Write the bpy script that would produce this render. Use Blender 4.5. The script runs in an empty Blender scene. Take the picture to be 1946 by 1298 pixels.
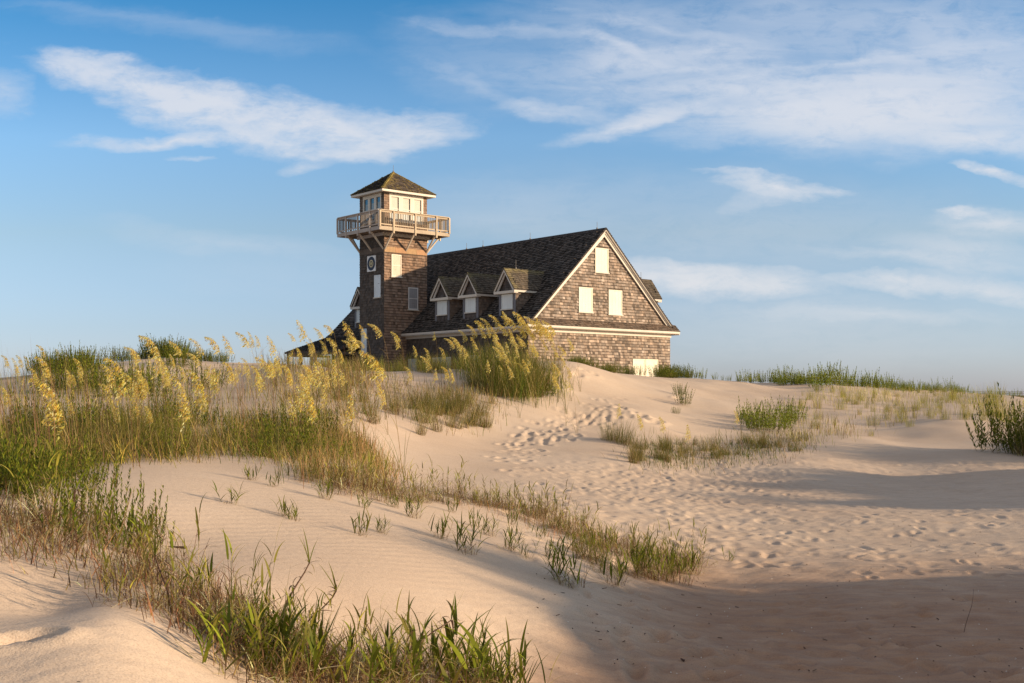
import bpy, math, random
import numpy as np
from mathutils import Vector, Matrix
rng = np.random.default_rng(7)
random.seed(7)
C = bpy.context.scene.collection
F, YH, EYE, CX = 2250.0, 755.0, 1.7, 973.0      # lens and horizon of the photograph
RAD = math.radians
SUN_AZ = Vector((0.985, -0.17, 0.0)).normalized()
SUN_EL = RAD(13.0)

# ------------------------------------------------------------------ helpers
def link(name, mesh, parent=None, loc=None):
    o = bpy.data.objects.new(name, mesh); C.objects.link(o)
    if parent is not None: o.parent = parent
    if loc is not None: o.location = loc
    return o
def tag(o, label=None, cat=None, group=None, kind=None):
    if label: o['label'] = label
    if cat: o['category'] = cat
    if group: o['group'] = group
    if kind: o['kind'] = kind
    return o
class MB:
    """collects faces with a colour per face corner, then makes one mesh"""
    def __init__(s): s.v = []; s.f = []; s.c = []; s.m = []
    def quad(s, pts, col=(1, 1, 1), m=0):
        n = len(s.v); s.v += [tuple(p) for p in pts]; s.f.append(tuple(range(n, n+len(pts)))); s.c.append(col); s.m.append(m)
    def box(s, x0, x1, y0, y1, z0, z1, col=(1, 1, 1), m=0):
        if x0 > x1: x0, x1 = x1, x0
        if y0 > y1: y0, y1 = y1, y0
        P = [(x, y, z) for z in (z0, z1) for y in (y0, y1) for x in (x0, x1)]
        for q in ((0, 2, 3, 1), (4, 5, 7, 6), (0, 1, 5, 4), (2, 6, 7, 3), (0, 4, 6, 2), (1, 3, 7, 5)):
            s.quad([P[i] for i in q], col, m)
    def bar(s, a, b, w, h, col=(1, 1, 1), m=0, up=(0, 0, 1)):
        a = Vector(a); b = Vector(b); d = (b-a).normalized(); up = Vector(up)
        r = d.cross(up)
        if r.length < 1e-4: r = Vector((1, 0, 0))
        r.normalize(); u = r.cross(d).normalized()
        P = [p + r*sx*w/2 + u*sy*h/2 for p in (a, b) for sx, sy in ((-1, -1), (1, -1), (1, 1), (-1, 1))]
        for q in ((0, 1, 2, 3), (7, 6, 5, 4), (0, 4, 5, 1), (1, 5, 6, 2), (2, 6, 7, 3), (3, 7, 4, 0)):
            s.quad([P[i] for i in q], col, m)
    def prism(s, poly, d, col=(1, 1, 1), m=0):
        """poly (3d points) pushed along vector d"""
        d = Vector(d); A = [Vector(p) for p in poly]; B = [p+d for p in A]
        s.quad(A, col, m); s.quad(B[::-1], col, m)
        for i in range(len(A)):
            j = (i+1) % len(A); s.quad([A[i], B[i], B[j], A[j]], col, m)
    def shingles(s, P0, U, V, w, h, inside=None, course=.185, smin=.09, smax=.2, t=.022, col=(.5, .5, .5), var=.3, m=0, seed=0, colf=None, gap=.0):
        r = random.Random(seed)
        P0 = Vector(P0); U = Vector(U).normalized(); V = Vector(V).normalized(); N = U.cross(V)
        rows = int(math.ceil(h/course))
        for j in range(rows):
            if gap:  # dark strip painted as the shadow line under each course
                for q in range(int(w/1.0)+1):
                    qa, qb = q*1.0, min(w, q*1.0+1.0)
                    if qb-qa > .02 and (not inside or inside((qa+qb)/2, j*course+.01)): s.quad([P0+U*qa+V*(j*course-.012)+N*.004, P0+U*qb+V*(j*course-.012)+N*.004, P0+U*qb+V*(j*course+gap)+N*.004, P0+U*qa+V*(j*course+gap)+N*.004], tuple(c*.22 for c in col), m)
            v0 = j*course+gap; v1 = min(h, (j+1)*course+.006); x = -r.random()*smax*.6
            while x < w:
                ww = r.uniform(smin, smax); xa = max(0, x); xb = min(w, x+ww-.008); x += ww
                if xb-xa < .015: continue
                cx = (xa+xb)/2; cv = (v0+v1)/2
                if inside and not inside(cx, cv): continue
                tt = 1.35*t*r.uniform(.6, 1.4); dv = r.uniform(-.012, .012)
                b = 1+var*(r.random()*2-1); hue = r.uniform(-.05, .05)
                cc = tuple(max(0., col[k]*b*(1+hue*(1 if k == 0 else -1 if k == 2 else 0))) for k in range(3))
                if colf: cc = colf(cx, cv, cc, r)
                a0 = P0+U*xa+V*(v0+dv)+N*tt; a1 = P0+U*xb+V*(v0+dv)+N*tt
                b1 = P0+U*xb+V*v1+N*.003; b0 = P0+U*xa+V*v1+N*.003
                g0 = P0+U*xa+V*(v0+dv); g1 = P0+U*xb+V*(v0+dv)
                s.quad([a0, a1, b1, b0], cc, m); s.quad([g0, g1, a1, a0], tuple(k*.45 for k in cc), m)  # butt face darkened to strengthen the course shadow
                s.quad([g0, a0, b0], cc, m); s.quad([a1, g1, b1], cc, m)
    def build(s, name, mats, parent=None, loc=None):
        me = bpy.data.meshes.new(name)
        me.from_pydata(s.v, [], s.f)
        if not isinstance(mats, (list, tuple)): mats = [mats]
        for mm in mats: me.materials.append(mm)
        me.polygons.foreach_set('material_index', s.m)
        ca = me.color_attributes.new('col', 'FLOAT_COLOR', 'CORNER')
        arr = np.repeat(np.array(s.c, dtype=np.float32), [len(f) for f in s.f], axis=0)
        arr = np.hstack([arr, np.ones((len(arr), 1), np.float32)])
        ca.data.foreach_set('color', arr.ravel())
        me.update()
        return link(name, me, parent, loc)

# ------------------------------------------------------------------ materials
def newmat(name):
    m = bpy.data.materials.new(name); m.use_nodes = True
    nt = m.node_tree; b = nt.nodes['Principled BSDF']; return m, nt, b
def nd(nt, t, **k):
    n = nt.nodes.new(t)
    for a, v in k.items():
        if a.startswith('i_'):
            n.inputs[int(a[2:])].default_value = v
        else: setattr(n, a, v)
    return n
def mth(nt, op, a, b=None, c=None, clamp=False):
    n = nt.nodes.new('ShaderNodeMath'); n.operation = op; n.use_clamp = clamp
    for i, v in enumerate((a, b, c)):
        if v is None: continue
        if isinstance(v, (int, float)): n.inputs[i].default_value = v
        else: nt.links.new(v, n.inputs[i])
    return n.outputs[0]
def ramp(nt, fac, stops):
    r = nt.nodes.new('ShaderNodeValToRGB'); e = r.color_ramp.elements
    while len(e) < len(stops): e.new(.5)
    for i, (p, c) in enumerate(stops):
        e[i].position = p; e[i].color = (*c, 1) if len(c) == 3 else c
    nt.links.new(fac, r.inputs[0]); return r.outputs[0]
def noise(nt, vec, scale, detail=4, rough=.5, dist=0):
    n = nt.nodes.new('ShaderNodeTexNoise'); n.inputs['Scale'].default_value = scale; n.inputs['Detail'].default_value = detail
    n.inputs['Roughness'].default_value = rough; n.inputs['Distortion'].default_value = dist
    if vec is not None: nt.links.new(vec, n.inputs['Vector'])
    return n.outputs['Fac']
def mixc(nt, fac, a, b, mode='MIX'):
    n = nt.nodes.new('ShaderNodeMix'); n.data_type = 'RGBA'; n.blend_type = mode
    for i, v in ((0, fac), (6, a), (7, b)):
        if isinstance(v, (int, float)): n.inputs[i].default_value = v
        elif isinstance(v, tuple): n.inputs[i].default_value = (*v, 1)
        else: nt.links.new(v, n.inputs[i])
    return n.outputs[2]
def attr_mat(name, rough=.85, nscale=6, namt=.35, bump=0, spec=.3, grain=None):
    """vertex colour times weathering noise"""
    m, nt, b = newmat(name)
    a = nt.nodes.new('ShaderNodeVertexColor'); a.layer_name = 'col'
    tc = nt.nodes.new('ShaderNodeTexCoord')
    mp = nd(nt, 'ShaderNodeMapping'); nt.links.new(tc.outputs['Object'], mp.inputs[0])
    if grain: mp.inputs['Scale'].default_value = grain
    n1 = noise(nt, mp.outputs[0], nscale, 6, .6); n2 = noise(nt, tc.outputs['Object'], nscale*.13, 3, .5)
    k = mth(nt, 'MULTIPLY_ADD', n1, namt*2, 1-namt); k2 = mth(nt, 'MULTIPLY_ADD', n2, namt*1.4, 1-namt*.7)
    k = mth(nt, 'MULTIPLY', k, k2)
    cc = nt.nodes.new('ShaderNodeCombineColor')
    for i in range(3): nt.links.new(k, cc.inputs[i])
    nt.links.new(mixc(nt, 1.0, a.outputs[0], cc.outputs[0], 'MULTIPLY'), b.inputs['Base Color'])
    b.inputs['Roughness'].default_value = rough; b.inputs['Specular IOR Level'].default_value = spec
    if bump:
        bp = nd(nt, 'ShaderNodeBump'); bp.inputs['Strength'].default_value = bump; bp.inputs['Distance'].default_value = .02
        nt.links.new(n1, bp.inputs['Height']); nt.links.new(bp.outputs[0], b.inputs['Normal'])
    return m
M = {}
M['wood'] = attr_mat('weathered_shingle', .9, 7, .3, .5, .2, (1, 1, .35))
M['paint'] = attr_mat('painted_board', .6, 4, .17, .2, .3, (1, 1, .4))
M['metal'] = attr_mat('dark_metal', .5, 5, .1)
def leaf_material(name, transl=.35):
    m, nt, b = newmat(name)
    a = nt.nodes.new('ShaderNodeVertexColor'); a.layer_name = 'col'
    nt.links.new(a.outputs[0], b.inputs['Base Color'])
    b.inputs['Roughness'].default_value = .7; b.inputs['Specular IOR Level'].default_value = .1
    tr = nd(nt, 'ShaderNodeBsdfTranslucent'); nt.links.new(a.outputs[0], tr.inputs[0])
    mx = nd(nt, 'ShaderNodeMixShader'); mx.inputs[0].default_value = transl
    out = nt.nodes['Material Output']
    nt.links.new(b.outputs[0], mx.inputs[1]); nt.links.new(tr.outputs[0], mx.inputs[2]); nt.links.new(mx.outputs[0], out.inputs[0])
    return m
M['leaf'] = leaf_material('leaf', .2)
M['straw'] = leaf_material('straw', .45)
def glass_mat():
    m, nt, b = newmat('window_glass')
    b.inputs['Base Color'].default_value = (.05, .07, .09, 1); b.inputs['Roughness'].default_value = .04
    b.inputs['Specular IOR Level'].default_value = 1.0; b.inputs['Coat Weight'].default_value = .6
    return m
M['glass'] = glass_mat()
# ------------------------------------------------------------------ the dunes
def z_of(py, Y): return EYE-(py-YH)*Y/F
CP = """1000 1298 6.6;1400 1298 7.0;1900 1298 7;1300 1200 8.4;1900 1200 8.5;1600 1100 11;1300 1098 11;1900 1050 13;1400 1030 13.8
1600 980 17;1900 960 18.5;1200 960 16.5;1050 940 17;1300 920 21;1500 900 24;1700 890 27;1900 900 25;1000 900 20;850 880 20;740 870 19
1000 850 25;900 830 25.5;780 830 22.5;800 790 26;700 800 22;1150 880 23;1180 840 27;1100 800 31;1000 780 30;1200 780 33;1100 740 36
1180 740 38;1085 692 39;1040 705 37;1000 735 33;1200 712 44;1310 718 48;1400 728 50;1500 728 52;1600 735 52;1750 750 52;1900 758 50
1300 770 38;1400 760 42;1400 800 36;1300 820 32;1300 850 29;1300 885 25;1450 865 28;1500 830 33;1550 780 40;1650 790 39;1700 770 44
1800 797 36;1850 830 33;1700 830 34;1600 840 31;1800 860 29;330 682 34;260 692 33;200 703 31;420 692 33;100 716 28;0 738 26;200 740 26
430 750 26;300 742 27;450 722 30;550 695 32;650 704 34;750 717 33;900 725 33;750 760 29;900 770 29;960 755 31
0 900 9;100 900 9.5;250 887 10;400 882 11;550 885 12;640 905 13;0 840 12;150 820 14;300 810 15;450 800 17;600 800 18;650 850 17
200 770 20;0 780 18;400 770 22;550 760 24;300 960 8;500 960 9;700 950 10.5;300 1050 6.8;500 1050 7.2;700 1050 8;900 1000 10.5
890 945 13;1050 1000 12.3;1050 1060 9.8;1200 1052 11.5;900 1080 8.6;700 1120 6.9;500 1120 6;1100 1110 9.2;900 1160 7.4;700 1200 6.2
1100 1180 8;900 1250 6.4;0 1000 5.8;100 1060 5.3;250 1100 5.2;0 1100 4.8;100 1165 4.6;215 1178 4.05;0 1192 3.95;110 1184 4.0
350 1235 4.25;0 732 34;0 737 45;90 722 34;90 727 45;150 713 36;150 722 50;0 740 60;-60 738 40;200 1290 3.5;0 1290 3.4;450 1298 4.2;600 1298 4.8;800 1290 5.6;200 1148 4.6;350 1150 5.0""".replace('\n', ';').split(';')
pts = []
for s in CP:
    px, py, Y = map(float, s.split()); pts.append(((px-CX)/F*Y, Y, z_of(py, Y)))
pts += [(0, 0, .1), (-2, 1, .75), (2, 1, 0), (-2.5, -2, .6), (3, -2, 0), (-6, 4, 1.2), (-8, 9, 1.3), (-12, 18, 1.8), (-18, 28, 2.0), (-24, 34, 2.3),
        (-34, 60, 2.2), (-20, 60, 2.3), (-5, 60, 2.2), (5, 60, 2.2), (20, 60, 2.0), (34, 60, 1.3), (-45, 85, 2.2), (-15, 85, 2.3), (8, 85, 2.3), (30, 85, 1.6), (48, 85, .8),
        (6, 13, 0), (8, 18, .05), (12, 25, .1), (18, 38, .8), (26, 52, 1.3), (-10, 42, 2.3), (0, 48, 2.2), (5, 52, 2.35)]
pts = np.array(pts)
def uv(x, y): return np.stack([1.8*x/(y+6), np.log(np.maximum(y+6, 1.5))], -1)
A = uv(pts[:, 0], pts[:, 1])
def tps(r2): return .5*r2*np.log(r2+1e-9)
def build_tps(A, z, lam):
    n = len(A); K = tps(((A[:, None]-A[None])**2).sum(-1))+lam*np.eye(n)
    P = np.hstack([np.ones((n, 1)), A]); L = np.block([[K, P], [P.T, np.zeros((3, 3))]])
    return np.linalg.solve(L, np.concatenate([z, np.zeros(3)]))
Wt = build_tps(A, pts[:, 2], 1e-4)
def vnoise(x, y, s, seed):
    """smooth value noise"""
    r = np.random.default_rng(seed); T = r.random((256, 256))
    X = np.asarray(x)/s+1000; Y = np.asarray(y)/s+1000; i = np.floor(X).astype(int); j = np.floor(Y).astype(int); fx = X-i; fy = Y-j
    fx = fx*fx*(3-2*fx); fy = fy*fy*(3-2*fy); i &= 255; j &= 255; i1 = (i+1) & 255; j1 = (j+1) & 255
    return (T[i, j]*(1-fx)+T[i1, j]*fx)*(1-fy)+(T[i, j1]*(1-fx)+T[i1, j1]*fx)*fy-.5
def h_smooth(x, y):
    x = np.asarray(x, float); y = np.asarray(y, float); sh = x.shape
    q = uv(x.ravel(), y.ravel()); out = np.empty(len(q))
    for i in range(0, len(q), 40000):
        s = q[i:i+40000]; r2 = ((s[:, None]-A[None])**2).sum(-1)
        out[i:i+40000] = tps(r2)@Wt[:len(A)]+Wt[-3]+s@Wt[-2:]
    out = out.reshape(sh)
    t = np.clip((y-80)/90, 0, 1); t = t*t*(3-2*t)
    far = np.where(y > 160, -.2, 1.2)
    out = out*(1-t)+(-.2)*t
    # dunes that stand outside the frame on the right and throw the long shadows
    g = lambda cx, cy, sx, sy, H: H*np.exp(-np.abs((x-cx)/sx)**2.6-np.abs((y-cy)/sy)**4)
    out += (g(9.9, 1.0, 3.0, 9.2, 3.45)+g(21.5, 27.5, 5.0, 4.2, 2.15)+g(16.0, 19.6, 3.0, 4.4, 2.5))*(1+.36*vnoise(x, y, 1.7, 31)+.22*vnoise(x, y, .7, 32))
    return out
def h_full(x, y):
    z = h_smooth(x, y)
    d = np.clip((y-14)/25, 0, 1)
    z = z+vnoise(x, y, 2.3, 1)*(.05+.16*d)+vnoise(x, y, .8, 2)*(.018+.04*d)+vnoise(x, y, 6.5, 3)*.22*d
    # trodden flat: small soft dimples
    X = np.asarray(x); Y = np.asarray(y)
    tr = np.clip((Y-13.2)/2, 0, 1)*np.clip((32-Y)/6, 0, 1)*np.clip((X/Y+.02)/.06, 0, 1)*np.clip((.62-z)/.25, 0, 1)*(1-.25*np.clip((X/np.maximum(Y, 1)-.18)/.12, 0, 1))
    z = z+tr*(.008*vnoise(x*1.0, y*.7, .20, 4)*2+.007*vnoise(x, y*.8, .11, 5)*2)
    near = np.clip((14.5-Y)/2, 0, 1)*np.clip((X/np.maximum(Y, 1)-.02)/.08, 0, 1)*(Y > 2)
    z = z+near*(.013*vnoise(x*.5, y, .26, 6)*2+.011*vnoise(x*.6, y, .12, 8)*2)
    return z
# grid: fine near the camera, coarse towards the horizon
NU, NR = 1300, 1050
us = np.linspace(-.66, .66, NU)
sp = np.concatenate([np.linspace(0, .62, NR-170, endpoint=False), np.linspace(.62, 1, 170)])
L0, L1, L2 = math.log(3.2), math.log(60), math.log(9000)
k = np.where(sp < .62, L0+(L1-L0)*sp/.62, L1+(L2-L1)*((sp-.62)/.38)**1.5)
rows = np.exp(k)-6.0+0.0     # y from -2.8 m outwards
U, Yg = np.meshgrid(us, rows); Xg = U*(Yg+6)
Zg = h_full(Xg, Yg)
kk = np.log(rows+6)
def grid_idx(x, y):
    u = x/(y+6); c = (u+.66)/1.32*(NU-1); r = np.interp(np.log(np.maximum(y+6, 1)), kk, np.arange(NR)); return r, c
def dent(x, y, ang, ln, wd, dep):
    """a footprint: a pressed hollow with a low rim"""
    r, c = grid_idx(x, y); r = int(r); c = int(c); dr = 1+int(.5/max(.004, rows[min(r+1, NR-1)]-rows[r])); dc = 1+int(.5/((y+6)*1.32/NU))
    dr = min(dr, 60); dc = min(dc, 60)
    s = (slice(max(0, r-dr), r+dr), slice(max(0, c-dc), c+dc))
    X = Xg[s]-x; Y = Yg[s]-y; a = X*math.cos(ang)+Y*math.sin(ang); b = -X*math.sin(ang)+Y*math.cos(ang)
    q = (a/ln)**2+(b/wd)**2
    Zg[s] += dep*(-np.exp(-q**1.5*1.2)+.35*np.exp(-(np.sqrt(q)-1.5)**2*3))
def ray(px, py, y0=2.8, y1=75):
    """where the sight line through a point of the picture meets the dunes"""
    Y = np.exp(np.linspace(math.log(y0), math.log(y1), 420)); X = (px-CX)/F*Y; Z = z_of(py, Y)
    r, c = grid_idx(X, Y); ri = np.clip(r.round().astype(int), 0, NR-1); ci = np.clip(c.round().astype(int), 0, NU-1)
    hit = np.nonzero(Zg[ri, ci] >= Z)[0]
    if len(hit) == 0: return None
    i = hit[0]
    return X[i], Y[i], Zg[ri[i], ci[i]]
def gz(x, y):
    r, c = grid_idx(np.asarray(x, float), np.asarray(y, float))
    r = np.clip(r, 0, NR-1.001); c = np.clip(c, 0, NU-1.001); i = r.astype(int); j = c.astype(int); a = r-i; b = c-j
    return (Zg[i, j]*(1-b)+Zg[i, j+1]*b)*(1-a)+(Zg[i+1, j]*(1-b)+Zg[i+1, j+1]*b)*a
# walkers' tracks: scattered prints over the flat, and one trail climbing the dune
fr = random.Random(3)
for i in range(1500):
    px = fr.gauss(1290, 170) if fr.random() < .6 else fr.uniform(980, 1946); py = fr.gauss(925, 28) if fr.random() < .5 else fr.uniform(880, 1065)
    if px > 1946 or px < 960 or py < 880 or py > 1080: continue
    p = ray(px, py)
    if p is None or p[2] > .75: continue
    dent(p[0], p[1], fr.uniform(-.6, 1.9), .12*fr.uniform(.8, 1.2), .06*fr.uniform(.8, 1.3), fr.uniform(.006, .019))
for i in range(170):
    t = fr.random(); px = 960+230*t+fr.gauss(0, 22); py = 862-92*t+fr.gauss(0, 12+6*(1-t))
    p = ray(px, py)
    if p: dent(p[0], p[1], fr.uniform(0.2, 1.6), .13, .08, fr.uniform(.02, .05))
for px, py in ((1110, 707), (1125, 712), (1098, 715), (1290, 760), (1225, 797), (1250, 800), (1215, 790), (1180, 775), (1240, 805), (1060, 735)):
    p = ray(px, py)
    if p: dent(p[0], p[1], .8, .22, .13, .09)
for i in range(170):
    p = ray(fr.uniform(1080, 1930), fr.uniform(1070, 1290))
    if p: dent(p[0], p[1], fr.uniform(-.5, 2), .13*fr.uniform(.5, 1.1), .06*fr.uniform(.6, 1.2), fr.uniform(.010, .030))
p = ray(45, 1222)
if p is not None: dent(p[0], p[1], .5, .10, .05, .06)
nv = NU*NR
co = np.stack([Xg, Yg, Zg], -1).reshape(-1, 3).astype(np.float32)
idx = np.arange(nv).reshape(NR, NU)
fq = np.stack([idx[:-1, :-1], idx[:-1, 1:], idx[1:, 1:], idx[1:, :-1]], -1).reshape(-1, 4)
def np_mesh(name, co, quads, colors=None):
    me = bpy.data.meshes.new(name); me.vertices.add(len(co)); me.vertices.foreach_set('co', np.ascontiguousarray(co, np.float32).ravel())
    n = len(quads); me.loops.add(n*4); me.loops.foreach_set('vertex_index', quads.astype(np.int32).ravel())
    me.polygons.add(n); me.polygons.foreach_set('loop_start', np.arange(0, n*4, 4, dtype=np.int32))
    try: me.polygons.foreach_set('loop_total', np.full(n, 4, np.int32))
    except Exception: pass
    if colors is not None:
        ca = me.color_attributes.new('col', 'FLOAT_COLOR', 'POINT')
        ca.data.foreach_set('color', np.hstack([colors, np.ones((len(colors), 1))]).astype(np.float32).ravel())
    me.update(calc_edges=True); me.validate(); return me
me = np_mesh('sand', co, fq)
me.polygons.foreach_set('use_smooth', np.ones(len(fq), bool))
sand, nt, b = newmat('sand')
tc = nt.nodes.new('ShaderNodeTexCoord'); ob = tc.outputs['Object']
big = noise(nt, ob, .35, 4, .55); mid = noise(nt, ob, 3.2, 5, .6); fine = noise(nt, ob, 130, 3, .6)
base = ramp(nt, big, [(.3, (.54, .405, .295)), (.55, (.60, .465, .345)), (.75, (.63, .495, .375))])
base = mixc(nt, mth(nt, 'MULTIPLY', mid, .35), base, (.49, .36, .255))
sx = nt.nodes.new('ShaderNodeSeparateXYZ'); nt.links.new(ob, sx.inputs[0])
# low near ground: the shade's warm brown painted into the sand; shell chips too
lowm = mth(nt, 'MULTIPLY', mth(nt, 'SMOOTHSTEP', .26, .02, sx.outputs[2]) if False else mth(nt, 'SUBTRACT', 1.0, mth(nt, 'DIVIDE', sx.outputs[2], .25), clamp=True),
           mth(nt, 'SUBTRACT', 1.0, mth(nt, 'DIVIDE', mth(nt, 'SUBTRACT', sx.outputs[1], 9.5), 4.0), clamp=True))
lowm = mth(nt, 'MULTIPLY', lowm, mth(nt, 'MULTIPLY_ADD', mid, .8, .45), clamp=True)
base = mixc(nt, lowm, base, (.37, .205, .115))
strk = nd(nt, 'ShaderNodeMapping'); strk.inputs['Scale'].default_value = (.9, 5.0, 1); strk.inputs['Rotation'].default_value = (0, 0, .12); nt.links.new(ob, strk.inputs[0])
st_ = noise(nt, strk.outputs[0], 1.9, 8, .74, .5)  # dark streaks painted in where ripples and dents get too little shading
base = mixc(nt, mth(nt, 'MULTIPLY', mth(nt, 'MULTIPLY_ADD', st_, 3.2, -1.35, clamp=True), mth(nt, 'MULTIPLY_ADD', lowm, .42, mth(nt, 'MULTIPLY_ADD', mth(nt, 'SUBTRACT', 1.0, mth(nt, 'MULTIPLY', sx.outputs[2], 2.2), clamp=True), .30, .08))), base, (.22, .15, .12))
grit = ramp(nt, fine, [(.30, (.72, .68, .64)), (.5, (1, 1, 1)), (.72, (1.12, 1.12, 1.1))])
base = mixc(nt, .8, base, grit, 'MULTIPLY')
vo = nt.nodes.new('ShaderNodeTexVoronoi'); vo.inputs['Scale'].default_value = 16; nt.links.new(ob, vo.inputs['Vector'])
sp_ = mth(nt, 'LESS_THAN', vo.outputs['Distance'], .09)
sc = nt.nodes.new('ShaderNodeSeparateColor'); nt.links.new(vo.outputs['Color'], sc.inputs[0])
sp1 = mth(nt, 'MULTIPLY', sp_, mth(nt, 'GREATER_THAN', sc.outputs[0], .80)); sp2 = mth(nt, 'MULTIPLY', sp_, mth(nt, 'LESS_THAN', sc.outputs[0], .10))
base = mixc(nt, mth(nt, 'MULTIPLY', sp1, .75), base, (.07, .05, .04)); base = mixc(nt, mth(nt, 'MULTIPLY', sp2, lowm), base, (.75, .7, .62))
nt.links.new(base, b.inputs['Base Color']); b.inputs['Roughness'].default_value = .95; b.inputs['Specular IOR Level'].default_value = .15
# wind ripples
mp = nd(nt, 'ShaderNodeMapping'); mp.inputs['Rotation'].default_value = (0, 0, .62); nt.links.new(ob, mp.inputs[0])
wv = nt.nodes.new('ShaderNodeTexWave'); wv.inputs['Scale'].default_value = 3.1; wv.inputs['Distortion'].default_value = 3.2
wv.inputs['Detail'].default_value = 3; wv.inputs['Detail Scale'].default_value = 1.4; nt.links.new(mp.outputs[0], wv.inputs['Vector'])
rm = mth(nt, 'MULTIPLY_ADD', noise(nt, ob, .8, 3, .5), 2.4, -.85, clamp=True)
hgt = mth(nt, 'MULTIPLY', wv.outputs['Fac'], mth(nt, 'MULTIPLY', rm, .0026))
hgt = mth(nt, 'ADD', hgt, mth(nt, 'MULTIPLY', fine, .0022)); hgt = mth(nt, 'ADD', hgt, mth(nt, 'MULTIPLY', noise(nt, ob, 22, 4, .6), .006))
bp = nd(nt, 'ShaderNodeBump'); bp.inputs['Strength'].default_value = .8; bp.inputs['Distance'].default_value = 1.0
nt.links.new(hgt, bp.inputs['Height']); nt.links.new(bp.outputs[0], b.inputs['Normal'])
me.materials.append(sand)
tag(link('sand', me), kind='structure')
# ------------------------------------------------------------------ the lifesaving station
D2 = Vector((.7635, .6458, 0)); D1 = Vector((-.6458, .7635, 0)); C0 = Vector((1.03, 75.0, 0))
GR = 1.0                     # wall foot, under the sand
W, LB = 13.24, 23.5
LIT = (.285, .220, .172); DARK = (.15, .115, .09); ROOF = (.066, .053, .045); MOSS = (.17, .14, .065)  # shingle tones: sun and shade painted into separate lit and dark colours
WHITE = (.66, .60, .51); TRIM = (.58, .52, .44)
house = tag(link('lifesaving_station', None, None, C0), 'weathered brown shingled house with lookout tower, dormers and boarded white windows behind the dunes', 'building')
house.rotation_euler = (0, 0, math.atan2(.6458, .7635))
H = house
RP = [(-.50, 6.28), (-.05, 6.60), (.6, 7.20), (6.62, 13.0)]
def roof_z(a):
    a = min(a, W-a)
    for (a0, z0), (a1, z1) in zip(RP, RP[1:]):
        if a <= a1: return z0+(z1-z0)*(a-a0)/(a1-a0)
    return 13.0
# --- walls
gw = MB(); gw.quad([(0, 0, GR), (W, 0, GR), (W, 0, 6.6), (6.62, 0, 12.85), (0, 0, 6.6)], DARK)
HOLES = [(5.87, 7.1, 10.05, 11.67), (4.37, 5.62, 7.33, 8.96), (7.12, 8.41, 7.29, 8.94), (9.45, 11.99, 2.2, 4.34)]
def in_gable(x, v):
    z = v+2.0
    if any(a-.02 < x < b+.02 and c-.02 < z < d+.02 for a, b, c, d in HOLES): return False
    return z < roof_z(x)-.12 and not (6.15 < z < 6.25)
def gcol(x, v, c, r):
    k = 1.0
    q = r.random()
    if q < .15: k = 1.45
    elif q > .80: k = .58
    if v < 3.9: k *= 1.0+.05*math.sin(x*2)
    return tuple(min(.8, i*k) for i in c)
gw.shingles((0, -.004, 2.0), (1, 0, 0), (0, 0, 1), W, 10.9, in_gable, .195, .13, .30, .03, LIT, .28, colf=gcol, seed=1, gap=.034)
gw.build('gable_wall', M['wood'], H)
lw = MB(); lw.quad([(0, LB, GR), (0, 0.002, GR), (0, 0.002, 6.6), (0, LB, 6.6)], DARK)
lw.shingles((-.004, LB, 2.5), (0, -1, 0), (0, 0, 1), LB, 3.6, None, .19, .12, .24, .03, (.085, .065, .052), .3, seed=2)  # same shingle, near black to paint the shade on this wall
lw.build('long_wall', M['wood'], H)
bw = MB(); bw.quad([(W, 0, GR), (W, LB, GR), (W, LB, 6.6), (W, 0, 6.6)], LIT); bw.quad([(W, LB, GR), (0, LB, GR), (0, LB, 6.6), (6.62, LB, 12.85), (W, LB, 6.6)], LIT)
bw.shingles((W+.004, 0, 2.5), (0, 1, 0), (0, 0, 1), LB, 3.6, None, .19, .12, .24, .03, LIT, .3, seed=3)
bw.shingles((W, LB+.004, 2.0), (-1, 0, 0), (0, 0, 1), W, 10.9, lambda x, v: v+2 < roof_z(W-x)-.12, .19, .12, .24, .03, LIT, .3, seed=4)
bw.build('rear_wall', M['wood'], H)
# --- roof: slab with shingle courses on both slopes
rf = MB(); OB = -.34
for mir in (0, 1):
    fa = (lambda a: a) if not mir else (lambda a: W-a)
    for (a0, z0), (a1, z1) in zip(RP, RP[1:]):
        y0, y1 = OB, LB+.34
        P = [(fa(a0), y0, z0), (fa(a1), y0, z1), (fa(a1), y1, z1), (fa(a0), y1, z0)]
        rf.quad([(p[0], p[1], p[2]-.10) for p in P], ROOF); rf.quad(P, ROOF)
        for yy in (y0, y1): rf.quad([(fa(a0), yy, z0), (fa(a1), yy, z1), (fa(a1), yy, z1-.10), (fa(a0), yy, z0-.10)], ROOF)
        V = Vector((fa(a1)-fa(a0), 0, z1-z0)); L = V.length
        if mir: rf.shingles((fa(a0), y0, z0+.004), (0, 1, 0), V, y1-y0, L, None, .2, .12, .26, .032, ROOF, .6, seed=7, gap=.02)
        else: rf.shingles((fa(a0), y1, z0+.004), (0, -1, 0), V, y1-y0, L, None, .2, .12, .26, .032, (.08, .066, .056), .7, seed=8, gap=.02)
rf.prism([(W/2-.02-.17, OB, 12.86), (W/2, OB, 13.04), (W/2+.17, OB, 12.86)], (0, LB+.68, 0), (.06, .05, .045))
rf.build('roof', M['wood'], H)
# --- skirt roof across the gable
sk = MB(); ska, skb, s0, s1 = -.50, W+.50, 6.31, 6.80
sk.prism([(ska, -.52, s0), (ska, -.03, s1), (ska, -.03, s0)], (skb-ska, 0, 0), (.10, .08, .065))
sk.shingles((ska, -.523, s0+.01), (1, 0, 0), (0, .49, .49), skb-ska, .66, None, .17, .12, .24, .03, (.16, .115, .085), .35, seed=9)
sk.build('skirt_roof', M['wood'], H)
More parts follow.
